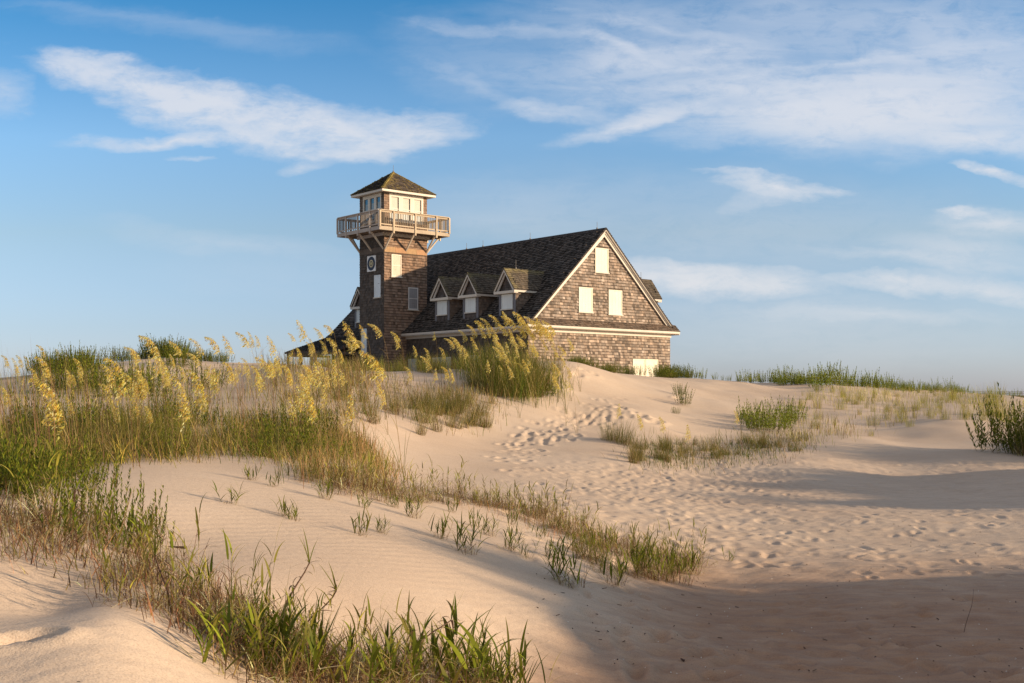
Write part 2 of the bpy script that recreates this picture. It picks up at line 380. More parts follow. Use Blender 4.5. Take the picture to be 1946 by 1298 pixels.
# --- white trim
tr = MB()
tr.box(-.47, W+.47, -.49, -.535, 6.17, s0-.005, TRIM); tr.box(-.44, W+.44, -.49, -.04, 6.14, 6.168, TRIM)
tr.box(-.05, W+.05, -.038, -.09, 5.90, 6.135, TRIM)
tr.box(-.50, -.455, -.48, LB+.3, 6.10, 6.25, (.50, .44, .38)); tr.box(-.45, -.06, -.03, LB, 6.05, 6.078, TRIM); tr.box(-.055, -.10, -.03, LB, 5.86, 6.045, (.42, .37, .32))  # long-side boards darkened: shade painted into the white trim
tr.box(W+.455, W+.5, -.48, LB+.3, 6.08, 6.26, TRIM)
for q in (.02, .14):        # rake: wide board with a narrower moulding on its upper edge
    pass
for mir in (0, 1):
    fa = (lambda a: a) if not mir else (lambda a: W-a)
    for (yy, dy, o0, o1) in ((-.10, -.06, .13, .39), (-.165, -.05, .11, .24)):
        A0, Z0 = .12, roof_z(.12); A1, Z1 = 6.62, 13.0
        tr.prism([(fa(A0), yy, Z0-o0), (fa(A1), yy, Z1-o0*1.25), (fa(A1), yy, Z1-o1*1.4), (fa(A0), yy, Z0-o1)], (0, dy, 0), WHITE)
        tr.prism([(fa(-.42), yy, roof_z(-.42)+.02), (fa(.12), yy, Z0-o0), (fa(.12), yy, Z0-o1), (fa(-.3), yy, roof_z(-.42)-.0)], (0, dy, 0), WHITE)
    tr.prism([(fa(.2), -.02, roof_z(.2)-.11), (fa(6.62), -.02, 12.88), (fa(6.62), -.02, 12.82), (fa(.2), -.02, roof_z(.2)-.17)], (0, -.3, 0), TRIM)
tr.build('eave_trim', M['paint'], H)
# --- boarded windows
def shutter(pl, u0, u1, z0, z1, lab=None, parent=H, rail=True, col=WHITE, out=.07, name='shutter', double=False, sill=True, pane=None):
    """pl: (origin, U, N) plane frame"""
    o, U, N = (Vector(i) for i in pl); Z = Vector((0, 0, 1)); m = MB()
    def bx(a, b, c, d, n0, n1, cl, mi=0):
        P = [o+U*x+Z*z+N*n for n in (n0, n1) for z in (c, d) for x in (a, b)]
        for q in ((0, 2, 3, 1), (4, 5, 7, 6), (0, 1, 5, 4), (2, 6, 7, 3), (0, 4, 6, 2), (1, 3, 7, 5)): m.quad([P[i] for i in q], cl, mi)
    fw = .07; half = [(u0, u1)] if not double else [(u0, (u0+u1)/2-.02), ((u0+u1)/2+.02, u1)]
    for a, b in half:
        bx(a, b, z0, z1, 0, out*.6, col if pane is None else pane)
        bx(a, a+fw, z0, z1, out*.6, out, col); bx(b-fw, b, z0, z1, out*.6, out, col)
        bx(a+fw, b-fw, z1-fw, z1, out*.6, out, col); bx(a+fw, b-fw, z0, z0+fw, out*.6, out, col)
        if rail: bx(a+fw, b-fw, (z0+z1)/2-.025, (z0+z1)/2+.025, out*.6, out*.9, col)
        k = 3
        for i in range(1, k+1):                       # board joints
            x = a+fw+(b-a-2*fw)*i/(k+1); bx(x-.004, x+.004, z0+fw, z1-fw, out*.6, out*.63, tuple(c*.8 for c in col))
    if sill: bx(u0-.06, u1+.06, z0-.07, z0, 0, out+.05, TRIM)
    ob = m.build(name, M['paint'], parent)
    if lab: ob['label'] = lab
    return ob
GP = ((0, -.01, 0), (1, 0, 0), (0, -1, 0)); LP = ((-.01, 0, 0), (0, 1, 0), (-1, 0, 0))
cream = (.76, .69, .54)
for (a, b, c, d), lb in zip(HOLES, ('cream board over the attic window at the gable peak', 'cream board over the left gable window', 'cream board over the right gable window', 'cream double board low on the gable wall behind green weeds')):
    shutter(GP, a, b, c, d, lb, rail=False, col=cream, double=(c < 3), out=.05)
shutter(LP, 11.99, 13.05, 2.9, 4.44, 'grey boarded window low beside the tower', rail=False, col=(.42, .42, .40))
shutter(LP, 8.01, 10.14, 2.9, 4.46, 'grey double boarded window low on the shaded wall', rail=False, col=(.48, .46, .42), double=True)
for bb in (2.6, 5.4): shutter(LP, bb-.55, bb+.55, 3.2, 4.5, None, rail=False, col=(.48, .46, .42))
# --- dormers
def dormer(bc, lab, back=False, moss=.5, a0=.4, hw=.82, ov=.24, ze=9.0, zr=10.12):
    T = (lambda a, b, z: (a, b, z)) if not back else (lambda a, b, z: (W-a, b, z))
    s = 1 if not back else -1
    m = MB()
    ab = .6+(ze-.1-7.2)/.9635
    # cheeks and front; cheek shingles darkened to paint the ridge's shadow
    m.quad([T(a0, bc-hw, roof_z(a0)-.2), T(a0, bc+hw, roof_z(a0)-.2), T(a0, bc+hw, ze), T(a0, bc, zr-.1), T(a0, bc-hw, ze)], DARK)
    for sgn in (-1, 1):
        bb = bc+sgn*hw
        m.quad([T(a0, bb, roof_z(a0)-.2), T(a0, bb, ze), T(ab+.3, bb, ze), T(ab+.3, bb, ze-.1)], DARK)
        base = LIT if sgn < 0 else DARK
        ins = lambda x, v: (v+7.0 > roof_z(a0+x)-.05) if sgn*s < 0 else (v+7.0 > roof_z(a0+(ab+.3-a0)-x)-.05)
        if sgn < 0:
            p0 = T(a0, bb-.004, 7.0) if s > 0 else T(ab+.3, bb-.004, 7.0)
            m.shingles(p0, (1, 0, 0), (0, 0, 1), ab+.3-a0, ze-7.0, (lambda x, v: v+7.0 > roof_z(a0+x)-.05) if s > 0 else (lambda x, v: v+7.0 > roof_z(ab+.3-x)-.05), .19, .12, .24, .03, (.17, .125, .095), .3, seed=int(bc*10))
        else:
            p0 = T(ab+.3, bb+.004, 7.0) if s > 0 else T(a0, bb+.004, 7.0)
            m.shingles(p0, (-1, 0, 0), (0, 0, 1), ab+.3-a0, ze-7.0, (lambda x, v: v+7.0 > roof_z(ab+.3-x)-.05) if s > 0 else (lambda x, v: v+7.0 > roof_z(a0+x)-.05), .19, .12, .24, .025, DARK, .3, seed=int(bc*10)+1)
    p0 = T(a0-.004, bc+hw, 6.95) if s > 0 else T(a0-.004, bc-hw, 6.95)
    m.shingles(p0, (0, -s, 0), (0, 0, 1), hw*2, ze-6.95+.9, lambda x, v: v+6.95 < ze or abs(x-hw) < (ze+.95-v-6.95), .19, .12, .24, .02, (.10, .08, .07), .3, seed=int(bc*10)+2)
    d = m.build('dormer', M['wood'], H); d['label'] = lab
    # roof of the dormer
    r = MB(); ar = .6+(zr-7.2)/.9635+.05; fr_ = a0-ov-.12; run = hw+ov; e0 = zr-(zr-ze)*run/hw*.98
    for sgn in (-1, 1):
        be = bc+sgn*run; ae = .6+(e0-7.2)/.9635+.1
        P = [T(fr_, be, e0), T(fr_, bc, zr), T(ar, bc, zr), T(ae, be, e0)]
        r.quad(P, ROOF); r.quad([(p[0], p[1], p[2]-.07) for p in P], ROOF)
        r.quad([P[0], P[1], (P[1][0], P[1][1], P[1][2]-.07), (P[0][0], P[0][1], P[0][2]-.07)], ROOF); r.quad([P[0], P[3], (P[3][0], P[3][1], P[3][2]-.07), (P[0][0], P[0][1], P[0][2]-.07)], ROOF)
        V = Vector((0, bc-be, zr-e0)); L = V.length; ln = ar-fr_
        def mcol(x, v, c, q, sgn=sgn, L=L):
            dist = (v/L) if True else 0; fx = x if (sgn*s < 0) else ln-x
            k = moss*(max(0, (v/L-.72)/.28)+max(0, 1-fx/.55)*.9)*q.uniform(.3, 1.2)
            k = min(1, k); return tuple(c[i]*(1-k)+MOSS[i]*1.3*k for i in range(3))
        if sgn*s < 0: p0 = T(fr_, be, e0+.004) if s > 0 else (W-ar, be, e0+.004)
        else: p0 = T(ar, be, e0+.004) if s > 0 else (W-fr_, be, e0+.004)
        Uv = (1, 0, 0) if sgn < 0 else (-1, 0, 0)
        if s < 0: p0 = (W-ar, be, e0+.004) if sgn < 0 else (W-fr_, be, e0+.004)
        def ins(x, v, sgn=sgn):
            fx = x if Uv[0]*s > 0 else ln-x
            z = e0+(zr-e0)*v/L
            return fr_+fx < .6+(z-7.2)/.9635+.12
        r.shingles(p0, Uv, V, ln, L, ins, .17, .1, .22, .025, (.12, .095, .07), .35, colf=mcol, seed=int(bc*7)+sgn)
    o = r.build('dormer_roof', M['wood'], d)
    # trim: raking boards, cornice, side eaves
    t = MB(); fx = a0-ov-.09
    for sgn in (-1, 1):
        t.prism([T(fx, bc+sgn*run, e0-.05), T(fx, bc, zr-.08), T(fx, bc, zr-.26), T(fx, bc+sgn*(run-.02), e0-.2)], (.05*s, 0, 0), TRIM)
        t.prism([T(fx+.12, bc+sgn*(run-.1), e0-.1), T(fx+.12, bc, zr-.22), T(fx+.12, bc, zr-.42), T(fx+.12, bc+sgn*(run-.3), e0-.12)], (.08*s, 0, 0), (.5, .46, .42))
        ae = .6+(e0-7.2)/.9635
        t.prism([T(fx, bc+sgn*run*.99, e0-.2), T(fx, bc+sgn*run*.99, e0-.07), T(ae, bc+sgn*run*.99, e0-.07), T(ae, bc+sgn*run*.99, e0-.2)], (0, -.05*sgn, 0), TRIM)
        t.prism([T(fx+.05, bc+sgn*(run-.06), e0-.19), T(fx+.05, bc+sgn*hw, e0-.19), T(fx+.05, bc+sgn*hw, e0-.16), T(fx+.05, bc+sgn*(run-.06), e0-.16)], ((ae-fx)*s, 0, 0), TRIM)
        t.prism([T(a0-.02, bc+sgn*(hw+.02), e0-.2), T(a0-.02, bc+sgn*(hw-.2), e0-.2), T(a0-.02, bc+sgn*(hw-.2), 7.05), T(a0-.02, bc+sgn*(hw+.02), 7.05)], (-.03*s, 0, 0), (.16, .15, .16))
    xs = sorted([fx, a0-.01]); 
    c0 = T(fx-.01, bc-run, 0)[0]; c1 = T(a0+.02, bc, 0)[0]
    t.box(min(c0, c1), max(c0, c1), bc-run+.03, bc+run-.03, e0-.26, e0-.09, TRIM)
    t.build('dormer_trim', M['paint'], d)
    pl = (T(a0-.02, 0, 0), (0, 1, 0), (-s, 0, 0))
    shutter(pl, bc-.56, bc+.56, 7.46, e0-.29, None, d, rail=False, col=(.66, .68, .66), out=.05)
    return d
for bc, lb, ms in ((2.5, 'dormer nearest the lit gable, sun on its mossy roof', 1.0), (6.35, 'middle dormer on the shaded slope', .6), (9.55, 'dormer nearest the tower on its right', .55),
                   (19.9, 'dormer left of the tower', .1)):
    dormer(bc, lb, False, ms)
dormer(1.75, 'dormer on the far slope peeking past the gable', True, .1)
for bc in (6.0, 10.0): dormer(bc, 'dormer on the hidden rear slope', True, .1)
# --- tower
TA0, TA1, TB0, TB1 = -1.94, 1.79, 13.34, 16.47; DZ = 13.62
tw = MB()
def twc(lit):
    def f(x, v, c, r):
        z = v+2.0
        k = 1.0
        if lit and 12.5 < z: k = 1.15
        q = r.random()
        if q > .88: k *= .65
        return tuple(i*k for i in c)
    return f
tw.box(TA0, TA1, TB0, TB1, GR, DZ-.1, DARK)
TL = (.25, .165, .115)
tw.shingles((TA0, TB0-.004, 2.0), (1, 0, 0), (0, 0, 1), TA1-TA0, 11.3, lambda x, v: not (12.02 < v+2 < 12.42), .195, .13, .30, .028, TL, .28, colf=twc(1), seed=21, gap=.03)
tw.shingles((TA0-.004, TB1, 2.0), (0, -1, 0), (0, 0, 1), TB1-TB0, 11.3, None, .19, .12, .24, .028, (.095, .075, .062), .3, seed=22)  # tower side away from the sun, shade put into the shingle colour
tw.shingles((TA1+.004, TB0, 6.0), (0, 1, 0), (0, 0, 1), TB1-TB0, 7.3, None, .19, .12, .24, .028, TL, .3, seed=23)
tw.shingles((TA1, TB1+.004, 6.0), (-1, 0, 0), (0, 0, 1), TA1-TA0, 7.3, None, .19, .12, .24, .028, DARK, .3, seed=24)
for x in range(4):
    w = (TA1-TA0)/4; tw.box(TA0+w*x+.006, TA0+w*(x+1)-.006, TB0-.05, TB0-.001, 12.02, 12.40, (.42+.05*(x % 2), .27, .15))
tw.box(TA0-.05, TA0-.001, TB0, TB1, 12.02, 12.40, (.13, .10, .08))
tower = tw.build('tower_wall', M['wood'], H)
TP = ((0, TB0-.01, 0), (1, 0, 0), (0, -1, 0)); TS = ((TA0-.01, 0, 0), (0, 1, 0), (-1, 0, 0))
shutter(TP, -1.35, -.50, 10.31, 11.89, 'cream upper shutter on the sunlit tower face', tower, col=(.80, .72, .58), pane=(.62, .54, .42))
shutter(TP, .11, .97, 8.03, 9.62, 'lower shutter on the tower face, greyed to paint its shade', tower, col=(.62, .58, .54), pane=(.26, .25, .25))  # frame and pane dulled to put the shadow on this shutter
shutter(TS, 13.71, 14.5, 8.84, 10.42, 'narrow pale shutter on the dark tower side', tower, rail=False, col=(.66, .70, .72))
shutter(TS, 15.5, 16.15, 4.94, 6.66, 'pale shutter low on the dark tower side', tower, rail=False, col=(.60, .66, .70))
em = MB(); ec, ez = 14.86, 11.30
em.box(TA0-.03, TA0-.08, ec-.54, ec+.54, ez-.56, ez+.56, (.72, .70, .68))
def disc(r0, r1, x, col, n=28, lobes=0):
    for i in range(n):
        a, b2 = 2*math.pi*i/n, 2*math.pi*(i+1)/n
        k0 = 1+.06*math.cos(lobes*a) if lobes else 1; k1 = 1+.06*math.cos(lobes*b2) if lobes else 1
        em.quad([(x, ec+r0*math.cos(a), ez+r0*math.sin(a)), (x, ec+r1*k0*math.cos(a), ez+r1*k0*math.sin(a)), (x, ec+r1*k1*math.cos(b2), ez+r1*k1*math.sin(b2)), (x, ec+r0*math.cos(b2), ez+r0*math.sin(b2))], col)
disc(0, .50, TA0-.084, (.03, .035, .06)); disc(.0, .27, TA0-.088, (.60, .50, .30)); disc(0, .2, TA0-.092, (.12, .10, .07), lobes=8)
disc(0, .12, TA0-.096, (.45, .38, .2), lobes=4)
em.build('emblem_board', M['paint'], tower)
# --- balcony round the tower
OV = 1.15; BA0, BA1, BB0, BB1 = TA0-OV, TA1+OV, TB0-OV, TB1+OV
RW = (.46, .37, .27); RD = (.40, .345, .30)
bl = MB()
nb = int((BA1-BA0)/.145)
for i in range(nb):
    x = BA0+(BA1-BA0)*i/nb; k = random.uniform(.75, 1.1)
    bl.box(x+.004, x+(BA1-BA0)/nb-.004, BB0, BB1, DZ-.035, DZ, tuple(c*k for c in RW))
bl.box(BA0, BA1, BB0-.045, BB0-.002, DZ-.24, DZ+.02, RW); bl.box(BA0, BA1, BB1+.002, BB1+.045, DZ-.24, DZ+.02, RW)
bl.box(BA0-.045, BA0-.002, BB0-.045, BB1+.045, DZ-.24, DZ+.02, RD); bl.box(BA1+.002, BA1+.045, BB0-.045, BB1+.045, DZ-.24, DZ+.02, RW)
for i in range(9):
    y = BB0+.3+(BB1-BB0-.6)*i/8; bl.box(BA0+.01, BA1-.01, y-.03, y+.03, DZ-.21, DZ-.04, (.26, .21, .17))
bl.box(TA0-.16, TA1+.16, TB0-.16, TB0-.055, DZ-.45, DZ-.215, (.50, .42, .34)); bl.box(TA0-.16, TA0-.055, TB0-.05, TB1+.16, DZ-.45, DZ-.215, (.40, .36, .34))
balc = bl.build('balcony', M['wood'], H)
def railing(p0, p1, posts, out, col, lab):
    """p0, p1: ends of the edge; posts: fractions; out: outward normal"""
    m = MB(); p0 = Vector(p0); p1 = Vector(p1); d = p1-p0; n = Vector(out); L = d.length; u = d/L
    def bx(c, wu, wn, z0, z1, cl):
        a = u*wu/2; b = n*wn/2
        P = [c+sa*a+sb*b+Vector((0, 0, z)) for z in (z0, z1) for sb in (-1, 1) for sa in (-1, 1)]
        for q in ((0, 2, 3, 1), (4, 5, 7, 6), (0, 1, 5, 4), (2, 6, 7, 3), (0, 4, 6, 2), (1, 3, 7, 5)): m.quad([P[i] for i in q], cl)
    for t in posts:
        lo = -.42 if 0 < t < 1 else -.02
        bx(p0+d*t+n*.05, .11, .10, DZ+lo, DZ+1.12, tuple(c*1.12 for c in col))
    bx(p0+d*.5+n*.03, L-.1, .15, DZ+1.122, DZ+1.18, tuple(c*1.1 for c in col)); bx(p0+d*.5, L-.12, .04, DZ+1.0, DZ+1.118, col)
    bx(p0+d*.5, L-.12, .045, DZ+.12, DZ+.20, tuple(c*1.08 for c in col))
    k = int(L/.145)
    for i in range(1, k):
        t = i/k
        if min(abs(t-q) for q in posts)*L < .08: continue
        s_ = random.uniform(.75, 1.15); bx(p0+d*t-n*.03, .04, .04, DZ+.125, DZ+1.05, tuple(c*s_*.55 for c in col))
    o = m.build('railing', M['wood'], balc); o['label'] = lab
fa_ = [(x-BA0)/(BA1-BA0) for x in (BA0, TA0, -.075, TA1, BA1)]; fb_ = [(x-BB0)/(BB1-BB0) for x in (BB0, TB0, (TB0+TB1)/2, TB1, BB1)]
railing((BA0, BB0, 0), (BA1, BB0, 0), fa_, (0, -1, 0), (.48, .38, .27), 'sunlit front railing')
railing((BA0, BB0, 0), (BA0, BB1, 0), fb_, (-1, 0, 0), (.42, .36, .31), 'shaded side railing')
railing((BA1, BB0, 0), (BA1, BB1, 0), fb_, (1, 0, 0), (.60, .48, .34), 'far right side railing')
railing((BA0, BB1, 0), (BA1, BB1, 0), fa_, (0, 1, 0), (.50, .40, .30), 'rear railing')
def brace(p, q):
    m = MB(); m.bar(p, q, .10, .10, (.52, .43, .34)); m.build('brace', M['wood'], balc)
for a in (TA0+.05, -.075, TA1-.05):
    brace((a, TB0-.03, 12.22), (a, BB0+.06, DZ-.25)); brace((a, TB1+.03, 12.22), (a, BB1-.06, DZ-.25))
for b in (TB0+.05, (TB0+TB1)/2, TB1-.05):
    brace((TA0-.03, b, 12.22), (BA0+.06, b, DZ-.25)); brace((TA1+.03, b, 12.22), (BA1-.06, b, DZ-.25))
# --- lookout cabin
CZ = 16.28
cb = MB(); cb.box(TA0+.12, TA1-.12, TB0+.12, TB1-.12, DZ, CZ-.02, (.2, .16, .13))
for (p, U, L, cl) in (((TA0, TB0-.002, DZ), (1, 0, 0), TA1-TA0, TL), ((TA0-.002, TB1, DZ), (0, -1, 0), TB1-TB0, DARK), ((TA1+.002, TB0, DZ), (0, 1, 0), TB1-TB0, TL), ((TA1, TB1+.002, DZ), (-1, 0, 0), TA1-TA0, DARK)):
    U = Vector(U); p = Vector(p); lo, hi = .43, L-.33
    Nn = U.cross(Vector((0, 0, 1)))
    for (x0, x1, z0, z1) in ((0, L, 0, .62), (0, lo, .62, 2.64), (hi, L, .62, 2.64)):
        q = [p+U*x0+Vector((0, 0, z0)), p+U*x1+Vector((0, 0, z0)), p+U*x1+Vector((0, 0, z1)), p+U*x0+Vector((0, 0, z1))]
        cb.prism(q, -Nn*.1, (.16, .12, .1))
        cb.shingles(p+U*x0+Vector((0, 0, z0)), U, (0, 0, 1), x1-x0, z1-z0, None, .17, .1, .2, .025, cl, .28, seed=int(x0*10+L*7))
cabin = cb.build('lookout_cabin', M['wood'], H)
def sash_band(p, U, L, lab_dark):
    U = Vector(U); p = Vector(p); N = U.cross(Vector((0, 0, 1))); lo, hi = .43, L-.33; Z = Vector((0, 0, 1))
    def bx(m, a, b, c, d, n0, n1, cl, mi=0):
        P = [p+U*x+Z*z+N*n for n in (n0, n1) for z in (c, d) for x in (a, b)]
        for q in ((0, 2, 3, 1), (4, 5, 7, 6), (0, 1, 5, 4), (2, 6, 7, 3), (0, 4, 6, 2), (1, 3, 7, 5)): m.quad([P[i] for i in q], cl, mi)
    w = (hi-lo)/3
    for i in range(3):
        m = MB(); a = lo+w*i+(.0 if i == 0 else .004); b = lo+w*(i+1); z0, z1 = .62, 2.62
        g = .17 if not lab_dark else .13
        bx(m, a, a+g, z0, z1, -.05, .03, WHITE); bx(m, b-g, b, z0, z1, -.05, .03, WHITE)
        bx(m, a+g, b-g, z1-.24, z1, -.05, .03, WHITE); bx(m, a+g, b-g, z0, z0+.16, -.05, .03, WHITE)
        bx(m, a+g, b-g, (z0+z1)/2-.12, (z0+z1)/2-.05, -.05, .0, WHITE)
        bx(m, a+g, b-g, z0+.16, z1-.24, -.055, -.05, (1, 1, 1), 1)
        if not lab_dark:                                # drawn cloth blinds behind the upper panes
            bx(m, a+g, b-g-.06, (z0+z1)/2-.05, z1-.24, -.049, -.045, (.52, .49, .42))
            bx(m, a+g, b-g-.05, z0+.16, (z0+z1)/2-.12, -.049, -.045, (.60, .64, .62))
        else:
            bx(m, a+g+.12, b-g-.04, z0+.45, z1-.6, -.0495, -.046, (.30, .40, .45))
        m.build('window', [M['paint'], M['glass']], cabin)
sash_band((TA0, TB0-.002, DZ), (1, 0, 0), TA1-TA0, False); sash_band((TA0-.002, TB1, DZ), (0, -1, 0), TB1-TB0, True)
sash_band((TA1+.002, TB0, DZ), (0, 1, 0), TB1-TB0, False); sash_band((TA1, TB1+.002, DZ), (-1, 0, 0), TA1-TA0, True)
cr = MB(); o2 = .50; K = [(TA0-o2, TB0-o2), (TA1+o2, TB0-o2), (TA1+o2, TB1+o2), (TA0-o2, TB1+o2)]
ap = Vector(((TA0+TA1)/2, (TB0+TB1)/2, 18.10))
cr.quad([(x, y, CZ+.13) for x, y in K], (.1, .08, .07))
for i in range(4):
    a = Vector((*K[i], CZ+.14)); b = Vector((*K[(i+1) % 4], CZ+.14)); U = (b-a); L = U.length; V = ap-(a+b)/2; Hh = V.length
    off = (a+b)/2
    cr.quad([a, b, ap], ROOF)
    def ccol(x, v, c, r, L=L, Hh=Hh, i=i):
        hip = min(x, L-x)-v/Hh*L/2
        k = max(0, 1-hip/.34)*r.uniform(.5, 1.1)*(1.0 if i in (0, 1) else .5)+(r.random() < .22)*.45
        k = min(1, k); return tuple(c[j]*(1-k)+(.34, .25, .07)[j]*k for j in range(3))
    cr.shingles(a, U, V, L, Hh, lambda x, v, L=L, Hh=Hh: v/Hh*L/2-.06 < x < L-v/Hh*L/2+.06, .15, .09, .2, .03, (.13, .10, .075) if i in (0, 1) else ROOF, .4, colf=ccol, seed=40+i)
for i in range(4):   # mossy hip caps
    a = Vector((*K[i], CZ+.15)); n = 24
    for j in range(n):
        p = a.lerp(ap, j/n); q = a.lerp(ap, (j+1.25)/n); k = random.uniform(.6, 1.25)
        cr.bar(p+Vector((0, 0, .035)), q+Vector((0, 0, .005)), .15, .03, tuple(c*k for c in (.36, .27, .08)))
crr = cr.build('cabin_roof', M['wood'], cabin)
ct = MB(); z0, z1 = CZ-.03, CZ+.125; xa, xb, ya, yb = TA0-o2+.03, TA1+o2-.03, TB0-o2+.03, TB1+o2-.03
ct.box(xa, xb, ya, ya+.03, z0, z1, WHITE); ct.box(xa, xb, yb-.03, yb, z0, z1, WHITE)
ct.box(xa, xa+.03, ya+.031, yb-.031, z0, z1, TRIM); ct.box(xb-.03, xb, ya+.031, yb-.031, z0, z1, TRIM)
ct.box(xa+.031, xb-.031, ya+.031, yb-.031, CZ-.005, CZ+.02, (.55, .50, .44)); 
ct.build('cabin_fascia', M['paint'], cabin)
# --- lightning rods
def rod(p, h):
    m = MB(); m.bar(p, Vector(p)+Vector((0, 0, h)), .018, .018, (.08, .07, .07)); m.bar(p, Vector(p)+Vector((0, 0, .12)), .07, .07, (.08, .07, .07)); m.build('lightning_rod', M['metal'], H)
rod(ap, .52)
for b in (.55, 7.4, 12.8, 14.8, 21): rod((W/2, b, 13.0), .50)
rod((1.1, 2.5, 10.1), .6); rod((1.1, 6.35, 10.1), .55); rod((W-1.1, 1.75, 10.1), .5)
# --- porch at the left end
pr = MB(); PA0, PZ0, PA1, PZ1, PB0, PB1 = -3.97, 5.12, -.5, 6.30, 16.47, 23.9
pr.prism([(PA0, PB0, PZ0), (PA1, PB0, PZ1), (PA1, PB0, PZ1-.12), (PA0, PB0, PZ0-.12)], (0, PB1-PB0, 0), (.07, .055, .05))
V = Vector((PA1-PA0, 0, PZ1-PZ0)); pr.shingles((PA0, PB1, PZ0+.004), (0, -1, 0), V, PB1-PB0, V.length, None, .2, .12, .26, .03, ROOF, .35, seed=55)
pr.box(PA0+.15, PA0+.27, PB0+.1, PB1-.1, PZ0-.32, PZ0-.11, (.12, .09, .07)); pr.box(PA0+.28, -.02, PB1-.25, PB1-.13, PZ0-.32, PZ0-.13, (.12, .09, .07))
pr.box(PA0+.28, -.02, PB0+.13, PB0+.25, PZ0-.32, PZ0-.13, (.12, .09, .07))
porch = pr.build('porch_roof', M['wood'], H)
for a, b in ((PA0+.21, PB1-.2), (PA0+.21, (PB0+PB1)/2), (PA0+.21, PB0+.2), (-2.65, PB1-.2), (-1.35, PB1-.2), (-2.0, PB0+.2)):
    m = MB(); m.box(a-.09, a+.09, b-.09, b+.09, GR, PZ0-.325, (.22, .16, .12)); m.build('porch_post', M['wood'], porch)
# ------------------------------------------------------------------ plants
GREEN = np.array((.090, .112, .012)); FRESH = np.array((.19, .21, .018)); OLIVE = np.array((.17, .15, .026)); TAN = np.array((.38, .285, .12)); BROWN = np.array((.17, .092, .048)); GOLD = np.array((.92, .72, .18)); PALE = np.array((.94, .84, .44)); DKG = np.array((.052, .080, .012))
def blades(base, az, th0, th1, ln, wd, col, n=5, shape='blade', twist=None, tipcol=None):
    """ribbons: base (N,3), az azimuth of lean, th0/th1 angle from vertical at foot and tip"""
    N = len(base); t = np.linspace(0, 1, n+1)
    th = th0[:, None]+(th1-th0)[:, None]*t[None]**1.3
    seg = (ln/n)[:, None]; thm = (th[:, 1:]+th[:, :-1])/2
    r = np.concatenate([np.zeros((N, 1)), np.cumsum(np.sin(thm)*seg, 1)], 1); z = np.concatenate([np.zeros((N, 1)), np.cumsum(np.cos(thm)*seg, 1)], 1)
    ca, sa = np.cos(az)[:, None], np.sin(az)[:, None]
    P = np.stack([base[:, 0:1]+r*ca, base[:, 1:2]+r*sa, base[:, 2:3]+z], -1)
    if shape == 'blade': w = np.minimum(1, .55+t*3)*(1-t**2.2)+.02
    elif shape == 'leaf': w = np.sin(np.pi*np.clip(t*.96+.04, 0, 1))**.8+.03
    else: w = 1-.55*t
    tw = (rng.random(N)*np.pi if twist is None else twist)[:, None]
    # width vector: sideways to the lean, turned a little out of it
    wx = -sa*np.cos(tw*.35)+.35*np.sin(tw)*ca; wy = ca*np.cos(tw*.35)+.35*np.sin(tw)*sa; wz = .25*np.sin(tw*2)
    Wv = np.stack([wx+0*r, wy+0*r, wz+0*r], -1)*(wd[:, None]*w[None]/2)[..., None]
    V = np.stack([P-Wv, P+Wv], 2).reshape(-1, 3)
    i = (np.arange(N)*(n+1)*2)[:, None]+np.arange(n)[None]*2
    Q = np.stack([i, i+1, i+3, i+2], -1).reshape(-1, 4)
    if tipcol is None: cc = np.repeat(col, (n+1)*2, 0)
    else:
        tt = np.repeat(t, 2)[None, :, None]; cc = (col[:, None]*(1-tt**2)+tipcol[:, None]*tt**2).reshape(-1, 3)
    return V, Q, cc
def merge(parts):
    V, Q, Cc, k = [], [], [], 0
    for v, q, c in parts: V.append(v); Q.append(q+k); Cc.append(c); k += len(v)
    return np.concatenate(V), np.concatenate(Q), np.concatenate(Cc)
def vmesh(name, parts, mat='leaf'):
    V, Q, Cc = merge(parts); me = np_mesh(name, V, Q, np.clip(Cc, .004, .95)); me.materials.append(M[mat]); return me
def pick(N, cols, probs, var=.25):
    c = np.array(cols)[rng.choice(len(cols), N, p=np.array(probs)/sum(probs))]
    return c*(1+var*(rng.random((N, 1))*2-1))*(1+.1*(rng.random((N, 3))*2-1))
U_ = lambda a, b, n: rng.uniform(a, b, n)
def shadecol(n, a, b): return a+(b-a)*rng.random((n, 1))
